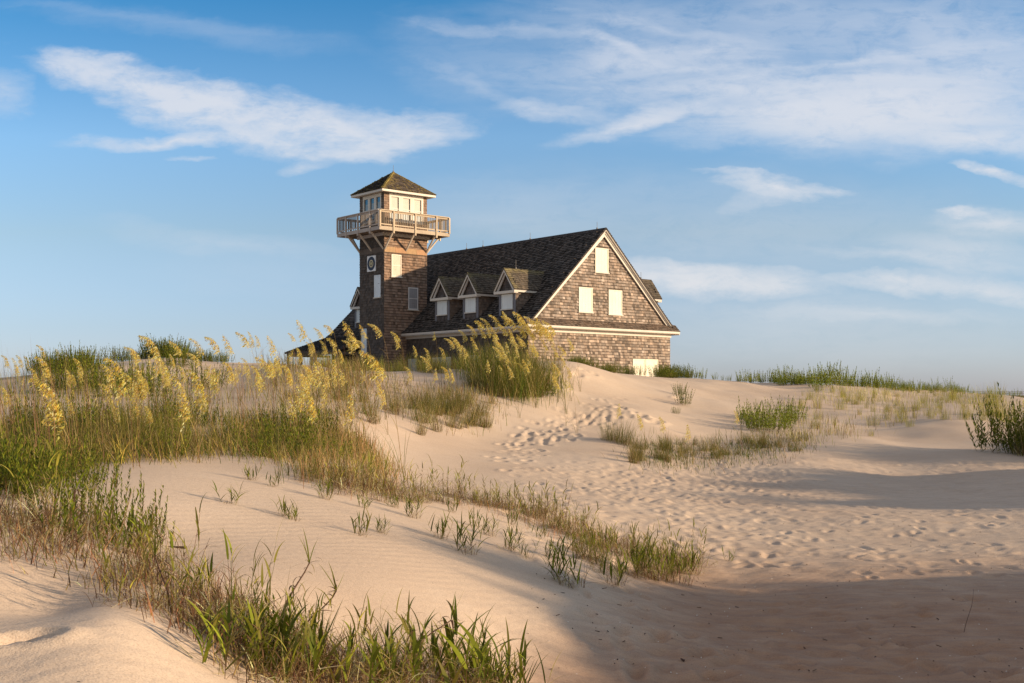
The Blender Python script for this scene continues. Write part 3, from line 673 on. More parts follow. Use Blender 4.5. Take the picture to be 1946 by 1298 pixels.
# --- sea oats
def oat_variant(lean, droop, full, head=.40, H_=1.35):
    """stem curve, then the heavy head bending down wind (towards -x)"""
    n = 15; t = np.linspace(0, 1, n+1); th = lean*.25+lean*t**2.2+droop*np.clip((t-.68)/.32, 0, 1)**1.3
    seg = H_/n; x = np.concatenate([[0], np.cumsum(-np.sin((th[1:]+th[:-1])/2)*seg)]); z = np.concatenate([[0], np.cumsum(np.cos((th[1:]+th[:-1])/2)*seg)])
    y = .04*np.sin(t*2+lean*9)*t
    S = np.stack([x, y, z], -1); R = .0032*(1-.65*t)
    V = []; 
    for k in range(3): V.append(S+np.stack([R*math.cos(k*2.094), R*math.sin(k*2.094), 0*R], -1))
    V = np.stack(V, 1).reshape(-1, 3); Q = []
    for i in range(n):
        for k in range(3): Q.append((i*3+k, i*3+(k+1) % 3, i*3+3+(k+1) % 3, i*3+3+k))
    tt = np.repeat(t, 3)[:, None]; stemc = (np.array((.30, .17, .075))*(1-tt)+np.array((.55, .42, .16))*tt)
    stem = (V, np.array(Q), stemc)
    m = rng.integers(3, 6); lv = blades(np.stack([U_(-.03, .03, m), U_(-.03, .03, m), np.zeros(m)], -1), U_(0, 6.28, m), U_(.05, .3, m), U_(.8, 1.9, m), U_(.35, .75, m), U_(.005, .009, m), pick(m, [OLIVE, TAN, GREEN], [3, 3, 2]), 6)
    lf = blades(np.array([[np.interp(.3, t, x), 0, np.interp(.3, t, z)]]), np.array([2.8]), np.array([.3]), np.array([1.6]), np.array([.4]), np.array([.007]), np.array([TAN]), 6)
    # head: short branches hung with flat spikelets, long below, short at the tip
    hb = []; nb = int(38*full); t0 = 1-head/H_*.95
    B, AZ, T0, T1, LN, WD = [], [], [], [], [], []
    for i in range(nb):
        f = (i+.5)/nb; s = t0+(1-t0)*f; p = np.array([np.interp(s, t, x), np.interp(s, t, y), np.interp(s, t, z)])
        bl = (.125*(1-f)**.8*min(1, .45+f*4)+.022)*rng.uniform(.7, 1.2)
        d = np.array([-.7*rng.uniform(.4, 1.4), rng.normal(0, .32), rng.uniform(-.6, .30)]); d /= np.linalg.norm(d)
        ns = max(3, int(bl/.0115))
        for j in range(ns):
            g = (j+.7)/ns; q = p+d*bl*g+np.array([0, 0, -.35*bl*g*g])
            B.append(q); AZ.append(math.pi+rng.normal(0, .9)); a = rng.uniform(1.2, 2.6); T0.append(a); T1.append(a+rng.uniform(.1, .6)); LN.append(rng.uniform(.026, .042)); WD.append(rng.uniform(.012, .019))
    N = len(B); hc = pick(N, [GOLD, PALE, np.array((.46, .29, .07))], [6, 3.5, 1.5], .22)
    hd = blades(np.array(B), np.array(AZ), np.array(T0), np.array(T1), np.array(LN), np.array(WD), hc, 2, 'leaf')
    tip = (x[-1], z[-1]); mid = max(range(n+1), key=lambda i: z[i])
    return vmesh('sea_oats_stalk', [stem, lv, lf], 'straw'), vmesh('seed_head', [hd], 'straw'), (x[mid], z[mid]), (x[-1], z[-1])
oat_kinds = 10
OATS = [oat_variant(.38, .85, 1.4), oat_variant(.45, 1.05, 1.6, .46), oat_variant(.26, .5, 1.0, .34), oat_variant(.30, 1.35, 1.2, .38), oat_variant(.15, .25, .8, .30), oat_variant(.40, .30, 1.4, .42), oat_variant(.10, .12, .7, .28), oat_variant(.32, 1.0, 1.3, .46), oat_variant(-.10, -.2, 1.0, .3), oat_variant(.2, .6, .55, .3)]
OATS += [oat_variant(l, d, f, h, .86) for l, d, f, h in ((.40, .75, 1.6, .44), (.48, .9, 1.8, .48), (.30, .45, 1.3, .38), (.28, 1.2, 1.4, .42), (.15, .2, 1.1, .34), (.42, .25, 1.6, .46), (.10, .12, .9, .30), (.32, .9, 1.5, .48), (-.10, -.2, .9, .32), (.2, .5, .7, .32))]
def place_word(px, py=0):
    for lim, w in ((95, 'at the far left edge'), (210, 'on the left bank, near the left edge'), (330, 'on the left bank below the left dune top'), (430, 'on the left bank right of the left dune top'),
                   (540, 'on the bank left of the porch'), (640, 'in front of the porch'), (740, 'in front of the tower'), (860, 'before the shaded wall right of the tower'), (960, 'left in the tall clump by the gable corner'),
                   (1070, 'right in the tall clump by the gable corner'), (1300, 'on the slope below the gable'), (1500, 'on the right slope'), (3000, 'at the right edge')):
        if px < lim: return w
oat_count = [0]
def put_oat(v, X, Y, s, rot, word):
    me_s, me_h, _, _ = OATS[v]; z = gz(X, Y)
    o = link('sea_oats', me_s, None, (X, Y, float(z)-.01)); h = link('seed_head', me_h, o)
    o.scale = (s, s, s); o.rotation_euler = (0, 0, rot)
    base_kind = v % oat_kinds; kind = {3: 'drooping', 7: 'drooping', 4: 'slim upright', 6: 'slim upright', 9: 'sparse', 8: 'right leaning'}.get(base_kind, 'full')
    lab = '%s golden sea oats head %s' % (kind, word)
    tag(o, lab, 'sea oats', kind+' sea oats '+word); oat_count[0] += 1
def oat_to(px, py, L, v=None, ymin=7.0, ymax=36):
    """a stalk whose head reaches (px,py), head about L long in the picture"""
    if v is None: v = random.choice((0, 1, 2, 5, 7, 3, 0, 1))
    best = None; Ye = min(max(.37*F/max(L, 8), ymin), ymax)
    rot = random.uniform(-.5, .5); v0 = v
    for v in (v0, v0+oat_kinds):
        (mx, mz) = OATS[v][2]
        for Y in np.linspace(max(ymin, Ye*.75), min(ymax, Ye*1.5), 40):
            zt = z_of(py, Y); X0 = (px-CX)/F*Y; X = X0-mx
            for _ in range(2):
                g = float(gz(X, Y)); s = (zt-g)/mz; X = X0-mx*s*math.cos(rot)
            if s <= .15: continue
            c = abs(math.log(s/1.0))*1.3+abs(math.log(Y/Ye))*1.3
            if best is None or c < best[0]: best = (c, X, Y, s, v)
    if best is None: return
    c, X, Y, s, v = best
    if s < .45 or s > 1.7: return
    put_oat(v, X, Y, s, rot, place_word(px))
A1 = """10 225 60 270;80 240 130 330;215 165 265 240;210 230 280 340;330 190 350 240;435 240 500 310;300 320 360 370;455 310 480 390;5 400 110 480;200 350 400 550;270 490 400 550;400 390 460 470;395 460 570 560
610 235 745 400;590 385 715 450;635 460 725 570;720 175 830 260;790 105 885 240;780 275 930 370;755 460 880 580;910 235 1010 330;1010 330 1090 550;930 320 1010 410;980 140 1040 230;1080 210 1170 290;1090 300 1190 470
1100 125 1165 215;1175 115 1250 200;1300 110 1350 210;1285 260 1350 370;1455 280 1540 380;1550 110 1640 200;1480 110 1500 150;1640 280 1710 370;1720 320 1770 440;1750 280 1810 370;0 540 40 610;360 580 365 670
100 225 150 260;140 230 190 280;840 380 900 440;930 450 980 560;1190 310 1230 400;1230 310 1260 420;1400 240 1440 320;1370 90 1410 180;1440 90 1480 130;1600 250 1650 330;1560 250 1600 350;200 420 240 470;1895 310 1910 420;1830 260 1870 330""".replace('\n', ';').split(';')
A2 = """80 80 160 160;30 160 80 200;230 110 320 140;350 90 420 180;440 110 490 170;490 105 560 190;620 150 650 220;180 130 220 200;110 340 160 430;10 340 50 450;90 400 130 490;250 190 310 260;320 250 360 330;380 170 460 220
750 230 765 290;810 245 880 255;790 290 850 350;870 150 880 210;960 180 990 240;1010 140 1060 160;1060 110 1110 150;1100 90 1140 130;1140 70 1170 85;1190 50 1220 110;1270 30 1310 80;1330 30 1390 80;1390 60 1440 120;1440 80 1470 130
1500 80 1530 150;1580 70 1610 110;1690 85 1715 135;1790 100 1810 140;1345 255 1390 300;1030 230 1080 340;700 350 740 430;910 350 940 430;960 360 1000 420;580 480 600 570;1120 130 1150 170;1170 120 1200 180;1240 110 1270 170;1300 130 1330 200;1350 120 1380 190;1400 150 1430 210;1480 130 1500 190;1440 200 1460 260;980 200 1010 270;150 190 190 250;210 200 250 270;280 210 300 290;340 200 380 260;420 200 450 250
900 240 960 260;930 190 960 230;1080 180 1110 240;1210 170 1240 230;1260 60 1290 120;70 240 110 300;130 210 170 270;1460 60 1480 110;640 180 670 250;880 360 900 420""".replace('\n', ';').split(';')
sc3 = 640/1946
for ox, oy, lst in ((0, 600, A1), (540, 580, A2)):
    for s in lst:
        a, b_, c, d = map(float, s.split())
        L = math.hypot(c-a, d-b_)*sc3
        v = None
        if abs(c-a) > 1.8*abs(d-b_): v = random.choice((3, 7))
        elif abs(c-a) < .35*abs(d-b_): v = random.choice((2, 4, 6))
        if ox: L = min(L, 36)
        oat_to(ox+a*sc3, oy+b_*sc3, L, v, 7.2 if ox == 0 else 13)
for px, py in ((1178, 765), (1214, 785), (1254, 790), (1308, 805), (1395, 778)):
    oat_to(px, py, 14, random.choice((2, 6, 4)), 24, 34)
for i in range(95):     # slim half hidden ones in between
    px = random.uniform(0, 720); py = 660+random.random()**1.2*120+(30 if px < 240 else 0)
    oat_to(px, py, random.uniform(18, 60), random.choice((2, 4, 6, 9, 8, 0)), 8)
for i in range(46):
    px = random.gauss(985, 50); oat_to(px, random.uniform(600, 690)+abs(px-985)*.35, random.uniform(20, 30), random.choice((0, 2, 4, 5, 9, 1)), 24, 36)
# --- grass clumps
def clump(n, r, l0, l1, w0, w1, cols, probs, spread=.5, bend=1.2, wind=.0, nseg=6):
    a = U_(0, 6.28, n); rr = r*np.sqrt(rng.random(n)); base = np.stack([rr*np.cos(a), rr*np.sin(a), np.zeros(n)], -1)
    az = np.where(rng.random(n) < wind, math.pi+rng.normal(0, .6, n), a+rng.normal(0, .8, n))
    return blades(base, az, U_(0, spread, n)*(.3+rr/r*.7), U_(.2, bend, n), U_(l0, l1, n), U_(w0, w1, n), pick(n, cols, probs), nseg)
BEACH = [vmesh('grass_blades', [clump(n, r, .35, .8, .004, .007, [GREEN, OLIVE, TAN, BROWN], p, .45, 1.5, .45), clump(n//2, r*1.1, .12, .35, .004, .008, [TAN, BROWN, PALE], [2, 3, 1], 1.0, 1.7)], 'leaf')
         for n, r, p in ((90, .14, [2, 5, 3, 1]), (150, .22, [3, 4, 3, 1]), (60, .1, [1, 4, 4, 1]), (200, .32, [5, 4, 2, 1]), (110, .2, [1, 3, 5, 3]))]
YEL = [vmesh('grass_blades', [clump(n, r, .3, .7, .004, .007, [np.array((.40, .38, .06)), OLIVE, TAN, FRESH], [4, 2, 3, 1], .3, .8, .2)], 'leaf') for n, r in ((70, .15), (110, .24), (40, .09))]
def leafy(ns, r, h0, h1, leaf, cols=(GREEN, FRESH, DKG), pr=(4, 3, 2), lw=.011, dens=.014):
    """bushy clump of upright stems set all the way up with narrow leaves"""
    parts = []; a = U_(0, 6.28, ns); rr = r*np.sqrt(rng.random(ns)); B = np.stack([rr*np.cos(a), rr*np.sin(a), np.zeros(ns)], -1)
    Ls = U_(h0, h1, ns)*(1-.35*(rr/r)**2); th = U_(0, .25, ns)+.3*rr/r; az = a+rng.normal(0, .4, ns); th1 = th*.6
    parts.append(blades(B, az, th, th1, Ls, U_(.004, .007, ns), pick(ns, [BROWN, OLIVE], [2, 2]), 4, 'stem'))
    P, AZ, T0, T1, LN, WD = [], [], [], [], [], []
    for i in range(ns):
        m = max(6, int(Ls[i]/dens)); k = np.linspace(.12, 1.0, m)+rng.normal(0, .01, m); tm = (th[i]+th1[i])/2
        q = B[i]+np.stack([np.sin(tm)*np.cos(az[i])*k*Ls[i], np.sin(tm)*np.sin(az[i])*k*Ls[i], np.cos(tm)*k*Ls[i]], -1)
        P.append(q); AZ.append(np.arange(m)*2.4+rng.normal(0, .3, m)); t0 = .9-.7*k+rng.normal(0, .12, m); T0.append(t0); T1.append(t0+.35)
        LN.append(leaf*(1.1-.5*k)*U_(.7, 1.2, m)); WD.append(lw*U_(.8, 1.2, m)*(1.1-.35*k))
    P, AZ, T0, T1, LN, WD = (np.concatenate(i) for i in (P, AZ, T0, T1, LN, WD))
    parts.append(blades(P, AZ, T0, T1, LN, WD, pick(len(P), list(cols), list(pr)), 3, 'leaf')); return parts
SHRUB = [vmesh('leafy_shoots', leafy(n, r, a, b_, .07, (GREEN, FRESH, DKG, OLIVE), (4, 3, 2, 1), lw=.016, dens=.022)) for n, r, a, b_ in ((34, .30, .35, .7), (60, .5, .35, .75), (16, .16, .3, .6), (44, .42, .25, .5))]
LSHRUB = [vmesh('leafy_shoots', leafy(n, r, a, b_, .08, (FRESH*1.15, np.array((.22, .27, .04)), GREEN), (4, 4, 2), lw=.02, dens=.024)) for n, r, a, b_ in ((30, .30, .25, .75), (18, .2, .3, .8), (44, .45, .2, .7), (9, .12, .3, .7))]
ROD = [vmesh('leafy_shoots', leafy(n, .12, .25, .5, .045, (FRESH, GREEN), (2, 3), .010, .010)) for n in (5, 9, 14)]
# --- broad beach grass of the foreground: reed like shoots with stiff blades, dry ones below
def broad(nst, r, h0, h1, dry=.5, lean=.6, bl=(.13, .24), bw=(.011, .019), greens=(FRESH, GREEN, OLIVE), gp=(3, 5, 2)):
    parts = []; a = U_(0, 6.28, nst); rr = r*np.sqrt(rng.random(nst)); B = np.stack([rr*np.cos(a), rr*np.sin(a), np.zeros(nst)], -1)
    Ls = U_(h0, h1, nst); th = U_(0, lean, nst); az = a+rng.normal(0, 1, nst)
    nd_ = nst*3; a2 = U_(0, 6.28, nd_); r2 = r*1.1*np.sqrt(rng.random(nd_)); parts.append(blades(np.stack([r2*np.cos(a2), r2*np.sin(a2), np.zeros(nd_)], -1), U_(0, 6.28, nd_), U_(0, .6, nd_), U_(.2, 1.6, nd_), U_(h0*.4, h1*.8, nd_), U_(.003, .0055, nd_), pick(nd_, [BROWN, TAN, BROWN*.6, PALE*.6], [5, 3, 2, 1]), 5, 'stem'))
    parts.append(blades(B, az, th, th*.7, Ls, U_(.004, .006, nst), pick(nst, [BROWN, TAN, OLIVE], [3, 3, 2]), 4, 'stem'))
    P, AZ, T0, T1, LN, WD, CC = [], [], [], [], [], [], []
    for i in range(nst):
        m = rng.integers(5, 9); k = np.linspace(.15, 1, m); tm = th[i]*.85; side = rng.uniform(0, 6.28)
        for j in range(m):
            q = B[i]+np.array([math.sin(tm)*math.cos(az[i]), math.sin(tm)*math.sin(az[i]), math.cos(tm)])*k[j]*Ls[i]
            isdry = rng.random() < dry*(1.25-k[j]*1.15)*1.4
            P.append(q); AZ.append(side+(j % 2)*math.pi+rng.normal(0, .45))
            if isdry: T0.append(rng.uniform(.5, 1.3)); T1.append(rng.uniform(1.6, 3.0)); LN.append(rng.uniform(.08, .2)); WD.append(rng.uniform(.004, .008)); CC.append((BROWN if rng.random() < .5 else TAN*rng.uniform(.8, 1.25)))
            else: T0.append(rng.uniform(.15, .75)*(1.2-k[j]*.5)); T1.append(rng.uniform(.5, 1.6)); LN.append(rng.uniform(*bl)*(1.0-.15*k[j])); WD.append(rng.uniform(*bw)); g_ = greens[rng.choice(len(greens), p=np.array(gp)/sum(gp))]; CC.append(g_*rng.uniform(.75, 1.35))
    N = len(P); CC = np.array(CC); tipc = np.where(rng.random((N, 1)) < .35, TAN*.8, CC*1.15)
    parts.append(blades(np.array(P), np.array(AZ), np.array(T0), np.array(T1), np.array(LN), np.array(WD), CC, 7, 'blade', tipcol=tipc)); return parts
def litter(n, r, l0=.08, l1=.3):
    a = U_(0, 6.28, n); rr = r*np.sqrt(rng.random(n)); base = np.stack([rr*np.cos(a), rr*np.sin(a), U_(0, .05, n)], -1)
    return blades(base, U_(0, 6.28, n), U_(.5, 1.5, n), U_(1.2, 2.3, n), U_(l0, l1, n), U_(.003, .007, n), pick(n, [BROWN, TAN, PALE, BROWN*.6], [4, 3, 1, 2]), 6)
BROAD = [vmesh('grass_blades', broad(n, r, a, b_, d)+[litter(int(n*lt), r*1.2)]) for n, r, a, b_, d, lt in ((12, .14, .16, .32, .4, 3), (20, .20, .18, .36, .5, 3.5), (7, .09, .12, .26, .3, 2), (16, .2, .14, .28, .85, 5), (26, .26, .16, .34, .6, 4), (5, .08, .10, .2, .2, 1))]
BROAD += [vmesh('grass_blades', broad(n, r, a, b_, 1.1, .6, (.10, .2), (.008, .015), (OLIVE, FRESH, np.array((.34, .30, .05))), (4, 2, 3))+[litter(n*5, r*1.3)]) for n, r, a, b_ in ((12, .2, .2, .42), (18, .25, .16, .4))]
BROAD += [vmesh('grass_blades', broad(n, r, a, b_, .55, .3, (.16, .30), (.014, .024))+[litter(n*3, r*1.2)]) for n, r, a, b_ in ((9, .14, .14, .3), (13, .2, .12, .28))]
TANGLE = [vmesh('dry_stems', [litter(n, r, .1, .34), clump(n//3, r, .12, .34, .003, .006, [BROWN, TAN, PALE], [4, 3, 1], .8, 1.3)], 'straw') for n, r in ((60, .2), (110, .3))]
RIDGE = [vmesh('grass_blades', broad(n, r, .10, .24, .75, .5, (.10, .2), (.006, .010), (OLIVE, FRESH, GREEN), (3, 4, 2))+[clump(int(n*1.5), r, .08, .24, .003, .005, [BROWN, TAN, np.array((.45, .22, .10))], [3, 2, 3], .6, .9)]) for n, r in ((9, .13), (14, .18), (20, .25))]
def put(mesh, px, py, s, name, label, cat, group, jit=.15, sink=.0, tilt=.1, world=None):
    if world is None:
        p = ray(px, py)
        if p is None: return None
        X, Y = float(p[0]), float(p[1])
    else: X, Y = world
    o = link(name, mesh, None, (X, Y, float(gz(X, Y))-.01-sink)); q = s*random.uniform(1-jit, 1+jit)
    o.scale = (q, q, q*random.uniform(.9, 1.1)); o.rotation_euler = (random.uniform(-tilt, tilt), random.uniform(-tilt, tilt), random.uniform(0, 6.28))
    tag(o, label, cat, group); return o
# foreground band of broad grass, running from the left edge down to the bottom centre
def along(poly, n, jx, jy):
    P = np.array(poly, float); d = np.r_[0, np.cumsum(np.hypot(*(np.diff(P, axis=0).T)))]
    for i in range(n):
        t = d[-1]*(i+random.random())/n; yield float(np.interp(t, d, P[:, 0]))+random.gauss(0, jx), float(np.interp(t, d, P[:, 1]))+random.gauss(0, jy), t/d[-1]
band = [(-40, 985), (60, 1000), (150, 1025), (240, 1060), (300, 1110), (350, 1155), (430, 1200), (500, 1240), (560, 1285)]
def band_word(px, py):
    return 'in the band at the left edge' if px < 90 else 'in the band left of the bare sand bowl' if px < 250 else 'in the band above the smooth sand hump' if px < 400 else 'in the band right of the smooth sand hump' if px < 560 else 'at the bottom centre'
for px, py, t in along(band, 36, 32, 26):
    k = random.random(); w = band_word(px, py)
    if k < .50: m_ = random.choice((6, 7, 8, 9, 6, 7, 2, 8, 5)); put(BROAD[m_], px, py, random.uniform(.4, .85), 'beach_grass', 'broad bladed green and brown grass tuft '+w, 'grass tuft', 'broad grass tufts '+w)
    elif k < .93: put(random.choice(TANGLE), px, py, random.uniform(.6, .9), 'dry_grass', 'tangle of dry brown stems '+w, 'dry grass', 'dry tangles '+w)
    else: put(random.choice(ROD), px, py, random.uniform(.8, 1.1), 'leafy_plant', 'small leafy green plant '+w, 'plant', 'leafy plants '+w)
for px, py in ((100, 960), (140, 950), (170, 985), (215, 965), (240, 1000), (262, 985), (290, 1010), (120, 1000), (190, 1020)):
    put(random.choice(ROD), px, py+35, random.uniform(.8, 1.0), 'leafy_plant', 'leafy green plant with feathery shoots beside the bare sand bowl', 'plant', 'leafy plants beside the bowl')
# bottom centre
for px, py, t in along([(470, 1275), (560, 1300), (640, 1315), (720, 1322), (800, 1318), (860, 1325)], 17, 20, 12):
    put(BROAD[random.choice((8, 9, 8, 6, 7))], px, min(py, 1330), random.uniform(.6, 1.0), 'beach_grass', 'tall bright green broad grass tuft at the bottom centre', 'grass tuft', 'tall tufts at the bottom centre')
for px, py, t in along([(860, 1320), (900, 1310), (960, 1320)], 6, 12, 6):
    put(BROAD[random.choice((3, 2))], px, py, random.uniform(.6, .8), 'beach_grass', 'browning grass tuft right of the bottom centre', 'grass tuft', 'browning tufts')
for px, py, s in ((940, 1345, .9), (985, 1340, .95)): put(BROAD[2], px, py, s, 'beach_grass', 'sprawling green shoots rightmost along the bottom edge', 'grass tuft', 'sprawling shoots')
# the crest line of the foreground dune
for px, py, t in along([(560, 905), (640, 925), (700, 935), (760, 948), (830, 950), (900, 955), (960, 965), (1030, 985), (1080, 1010), (1140, 1035), (1200, 1055), (1260, 1075), (1300, 1082)], 84, 8, 8):
    w = 'left along the foreground crest' if px < 760 else 'midway along the foreground crest' if px < 1000 else 'right along the foreground crest'
    if random.random() < .12: continue
    put(random.choice(RIDGE+[BROAD[6], BROAD[7], BROAD[6]]), px, py, random.uniform(.35, .95)*(1.05 if px > 1040 else 1), 'beach_grass', 'short reddish green grass tuft '+w, 'grass tuft', 'crest tufts '+w)
for px, py, t in along([(1080, 1040), (1140, 1070), (1200, 1090), (1270, 1100)], 15, 14, 10):
    put(random.choice(RIDGE), px, py, random.uniform(.5, .9), 'beach_grass', 'dark sprawling grass tuft below the right end of the crest', 'grass tuft', 'tufts below the crest end')
# lone tufts on the sand slope
for px, py, s, w in ((438, 960, .9, 'leftmost lone green shoot on the bare slope'), (545, 985, .8, 'lone tuft on the slope, second from the left'), (560, 990, .6, None), (520, 925, .8, None), (480, 915, .7, None), (688, 1018, 1.0, 'lone upright tuft with a long shadow in mid slope'),
                     (725, 1015, .6, None), (785, 985, .9, None), (835, 1022, 1.0, None), (885, 1055, 1.3, None), (900, 1000, .8, None), (965, 1045, 1.1, 'dark tuft low on the slope left of the crest end'), (1000, 1062, .8, None), (930, 1020, .9, None), (1085, 1115, 1.3, 'lowest lone tuft on the shaded slope'),
                     (1165, 1112, 1.3, None), (1215, 1100, 1.1, None), (1245, 1098, 1.4, None), (1280, 1095, 1.3, None), (1310, 1090, 1.2, None), (1385, 1068, .7, 'small lone sprig on the flat sand past the crest'), (1025, 1025, .9, None), (1045, 1060, .8, None), (975, 1000, .8, None), (860, 975, .8, None), (750, 965, .7, None), (690, 965, .7, None), (620, 950, .9, None)):
    mm = random.choice((BROAD[2], BROAD[5], BROAD[5]))
    if s > 1.05: mm = random.choice((BROAD[2], BROAD[0]))
    put(mm, px, py, s*.72, 'beach_grass', w or 'small green tuft scattered on the bare sand slope', 'grass tuft', 'lone tufts on the sand slope' if not w else None, .08)
# mid slope beach grass
for i in range(48):
    px = random.uniform(735, 925); py = random.uniform(755, 825)
    if py > 790+(px-735)*.22 or (px < 790 and random.random() < .6): continue
    put(random.choice(BEACH), px, py, random.uniform(.5, .95), 'dune_grass', 'bent olive dune grass tuft in mid slope below the shaded wall', 'grass tuft', 'mid slope dune grass')
for px, py in ((800, 828), (830, 822), (870, 815), (900, 805), (915, 790), (860, 790), (890, 770), (935, 770), (650, 760), (690, 765), (700, 790), (660, 790), (710, 805)):
    put(random.choice(BEACH[:4]), px, py, .8, 'dune_grass', 'wind bent grass tuft at the lower rim of the mid slope patch', 'grass tuft', 'rim of the mid slope patch')
# tall clump by the gable corner
for i in range(56):
    px = random.gauss(985, 42); py = random.uniform(708, 757)
    if px > 1062 or px < 890 or (px > 1030 and py > 748): continue
    put(BEACH[random.choice((0, 1, 3))], px, py, random.uniform(.8, 1.5)*(1-.3*abs(px-985)/90), 'tall_dune_grass', 'tall dense green grass tuft in the clump before the gable corner', 'grass tuft', 'tall clump before the gable corner', tilt=.05)
for px in (975, 1000, 1025, 1045, 960): put(random.choice((SHRUB[2], SHRUB[3])), px, random.uniform(748, 758), .9, 'leafy_shrub', 'low leafy shrub at the foot of the tall clump', 'shrub', 'shrubs at the foot of the tall clump')
# green grass behind the mid slope crest
for i in range(40):
    px = random.uniform(600, 905); Yq = random.uniform(34.5, 38); put(random.choice((BEACH[3], YEL[1], YEL[1])), 0, 0, random.uniform(.75, 1.05), 'dune_grass', 'bright green grass tuft on the crest before the shaded wall', 'grass tuft', 'crest grass before the shaded wall', world=((px-CX)/F*Yq, Yq), tilt=.05)
# right hand patch and its shrubs
for i in range(52):
    t = random.random(); px = 1190+330*t; py = 872-22*t+random.uniform(-22, 14)*(1-.3*t)
    put(random.choice(BEACH), px, py, random.uniform(.35, .62), 'dune_grass', 'low dark wind bent grass tuft in the patch on the right slope', 'grass tuft', 'low patch on the right slope')
for px, py in ((1160, 838), (1175, 842), (1190, 846)): put(BEACH[3], px, py, .75, 'dune_grass', 'wispy grass tuft left of the low patch', 'grass tuft', 'wispy tufts left of the low patch')
for px, py in ((1425, 806), (1445, 815), (1470, 812), (1495, 804), (1510, 800), (1460, 800), (1435, 797), (1485, 797), (1418, 812), (1455, 822), (1480, 820), (1503, 812), (1435, 818)): put(random.choice(LSHRUB[:3]), px, py, 1.15, 'leafy_shrub', 'dense leafy green shrub, part of the big clump on the right slope', 'shrub', 'big shrub clump on the right slope')
for px, py, s, w in ((1292, 752, .8, 'upper small leafy shrub alone on the sand'), (1300, 774, .9, 'middle small leafy shrub alone on the sand'), (1284, 788, .4, 'tiny leafy shoot below the two small shrubs')): put(SHRUB[0], px, py, s, 'leafy_shrub', w, 'shrub', None, .03)
def on_crest(px, jy=0):
    """topmost point of the dune under this direction"""
    Y = np.linspace(20, 62, 160); X = (px-CX)/F*Y; py = YH-(gz(X, Y)-EYE)/Y*F; i = int(np.argmin(py)); return float(X[i]), float(Y[i])
for a, b_, n, s0, s1, w in ((1405, 1475, 8, .9, 1.25, 'first crest cluster right of the house'), (1475, 1590, 19, 1.2, 1.8, 'tallest crest cluster, second right of the house'), (1590, 1720, 22, 1.2, 1.7, 'long crest row right of the tallest cluster'), (1725, 1840, 16, .5, 1.0, 'low crest row near the right edge'), (1840, 1946, 13, .4, .7, 'last crest row at the right edge'), (1315, 1390, 5, .6, .85, 'sparse crest plants just right of the house')):
    for i in range(n):
        px = a+(b_-a)*(i+random.random())/n; X, Y = on_crest(px); Y -= random.uniform(-1, 2.5) if n > 8 else 0; X = (px-CX)/F*Y
        put(random.choice(LSHRUB), 0, 0, random.uniform(s0*.6, s1), 'leafy_shrub', 'upright leafy green shrub in the '+w, 'shrub', w, world=(X, Y), tilt=.03)
for i in range(26):
    px = random.uniform(1440, 1850); X, Y = on_crest(px); Y -= random.uniform(.5, 4); X = (px-CX)/F*Y
    put(random.choice(LSHRUB+[YEL[1]]), 0, 0, random.uniform(.4, .8), 'leafy_shrub', 'low green plant just below the right hand crest', 'shrub', 'low plants below the right crest', world=(X, Y), tilt=.03)
for i in range(70):
    px = random.uniform(1515, 1900); top = 745+(px-1515)*.03; py = top+abs(random.gauss(0, 1))*34
    if py > 835 or (px > 1760 and py > 805): continue
    put(random.choice(YEL), px, py, random.uniform(.45, .95), 'dune_grass', 'sparse yellow green grass tuft on the right hand dune', 'grass tuft', 'sparse tufts on the right dune', tilt=.05)
for px, py in ((1890, 795), (1905, 800), (1878, 790), (1915, 805), (1870, 770), (1895, 765)): put(YEL[1], px, py, 1.3, 'dune_grass', 'tall yellow grass tuft beside the dark bush', 'grass tuft', 'yellow grass by the dark bush')
# weeds at the foot of the gable
for i in range(46):
    px = random.uniform(1075, 1315); X, Y = on_crest(px); Y += random.uniform(.3, 2.5); X = (px-CX)/F*Y
    put(random.choice((SHRUB[2], SHRUB[3], SHRUB[0])), 0, 0, random.uniform(.6, 1.0)*(1.25 if px > 1200 else .9), 'leafy_weed', 'green weed growing along the foot of the gable wall', 'weed', 'weeds along the gable foot', world=(X, Y), tilt=.05)
# dark shrubs on the left dunes
for a, b_, n, s0, s1, dy, w in ((75, 180, 20, .7, 1.15, 3, 'dark shrub on the left dune shoulder'), (215, 290, 9, .5, .8, 0, 'dark green shrub left on the left dune top'), (285, 345, 10, .9, 1.25, 0, 'dark green shrub at the peak of the left dune'), (345, 430, 12, .5, .75, 0, 'dark green shrub right on the left dune top')):
    for i in range(n):
        px = a+(b_-a)*(i+random.random())/n; X, Y = on_crest(px); Y = Y-random.uniform(0, dy)+.5; X = (px-CX)/F*Y
        put(random.choice(SHRUB), 0, 0, random.uniform(s0, s1), 'leafy_shrub', w, 'shrub', w+'s', world=(X, Y), tilt=.04)
for px, py in ((335, 697), (345, 700), (230, 735), (260, 745), (280, 760), (240, 755), (210, 740), (300, 755), (180, 735), (385, 735), (400, 740), (140, 740), (110, 745), (160, 750), (90, 750), (200, 760)):
    put(random.choice(SHRUB[:2]), px, py, random.uniform(.9, 1.4), 'leafy_shrub', 'dark leafy shrub in the hollow below the left dune top', 'shrub', 'shrubs in the left hollow')
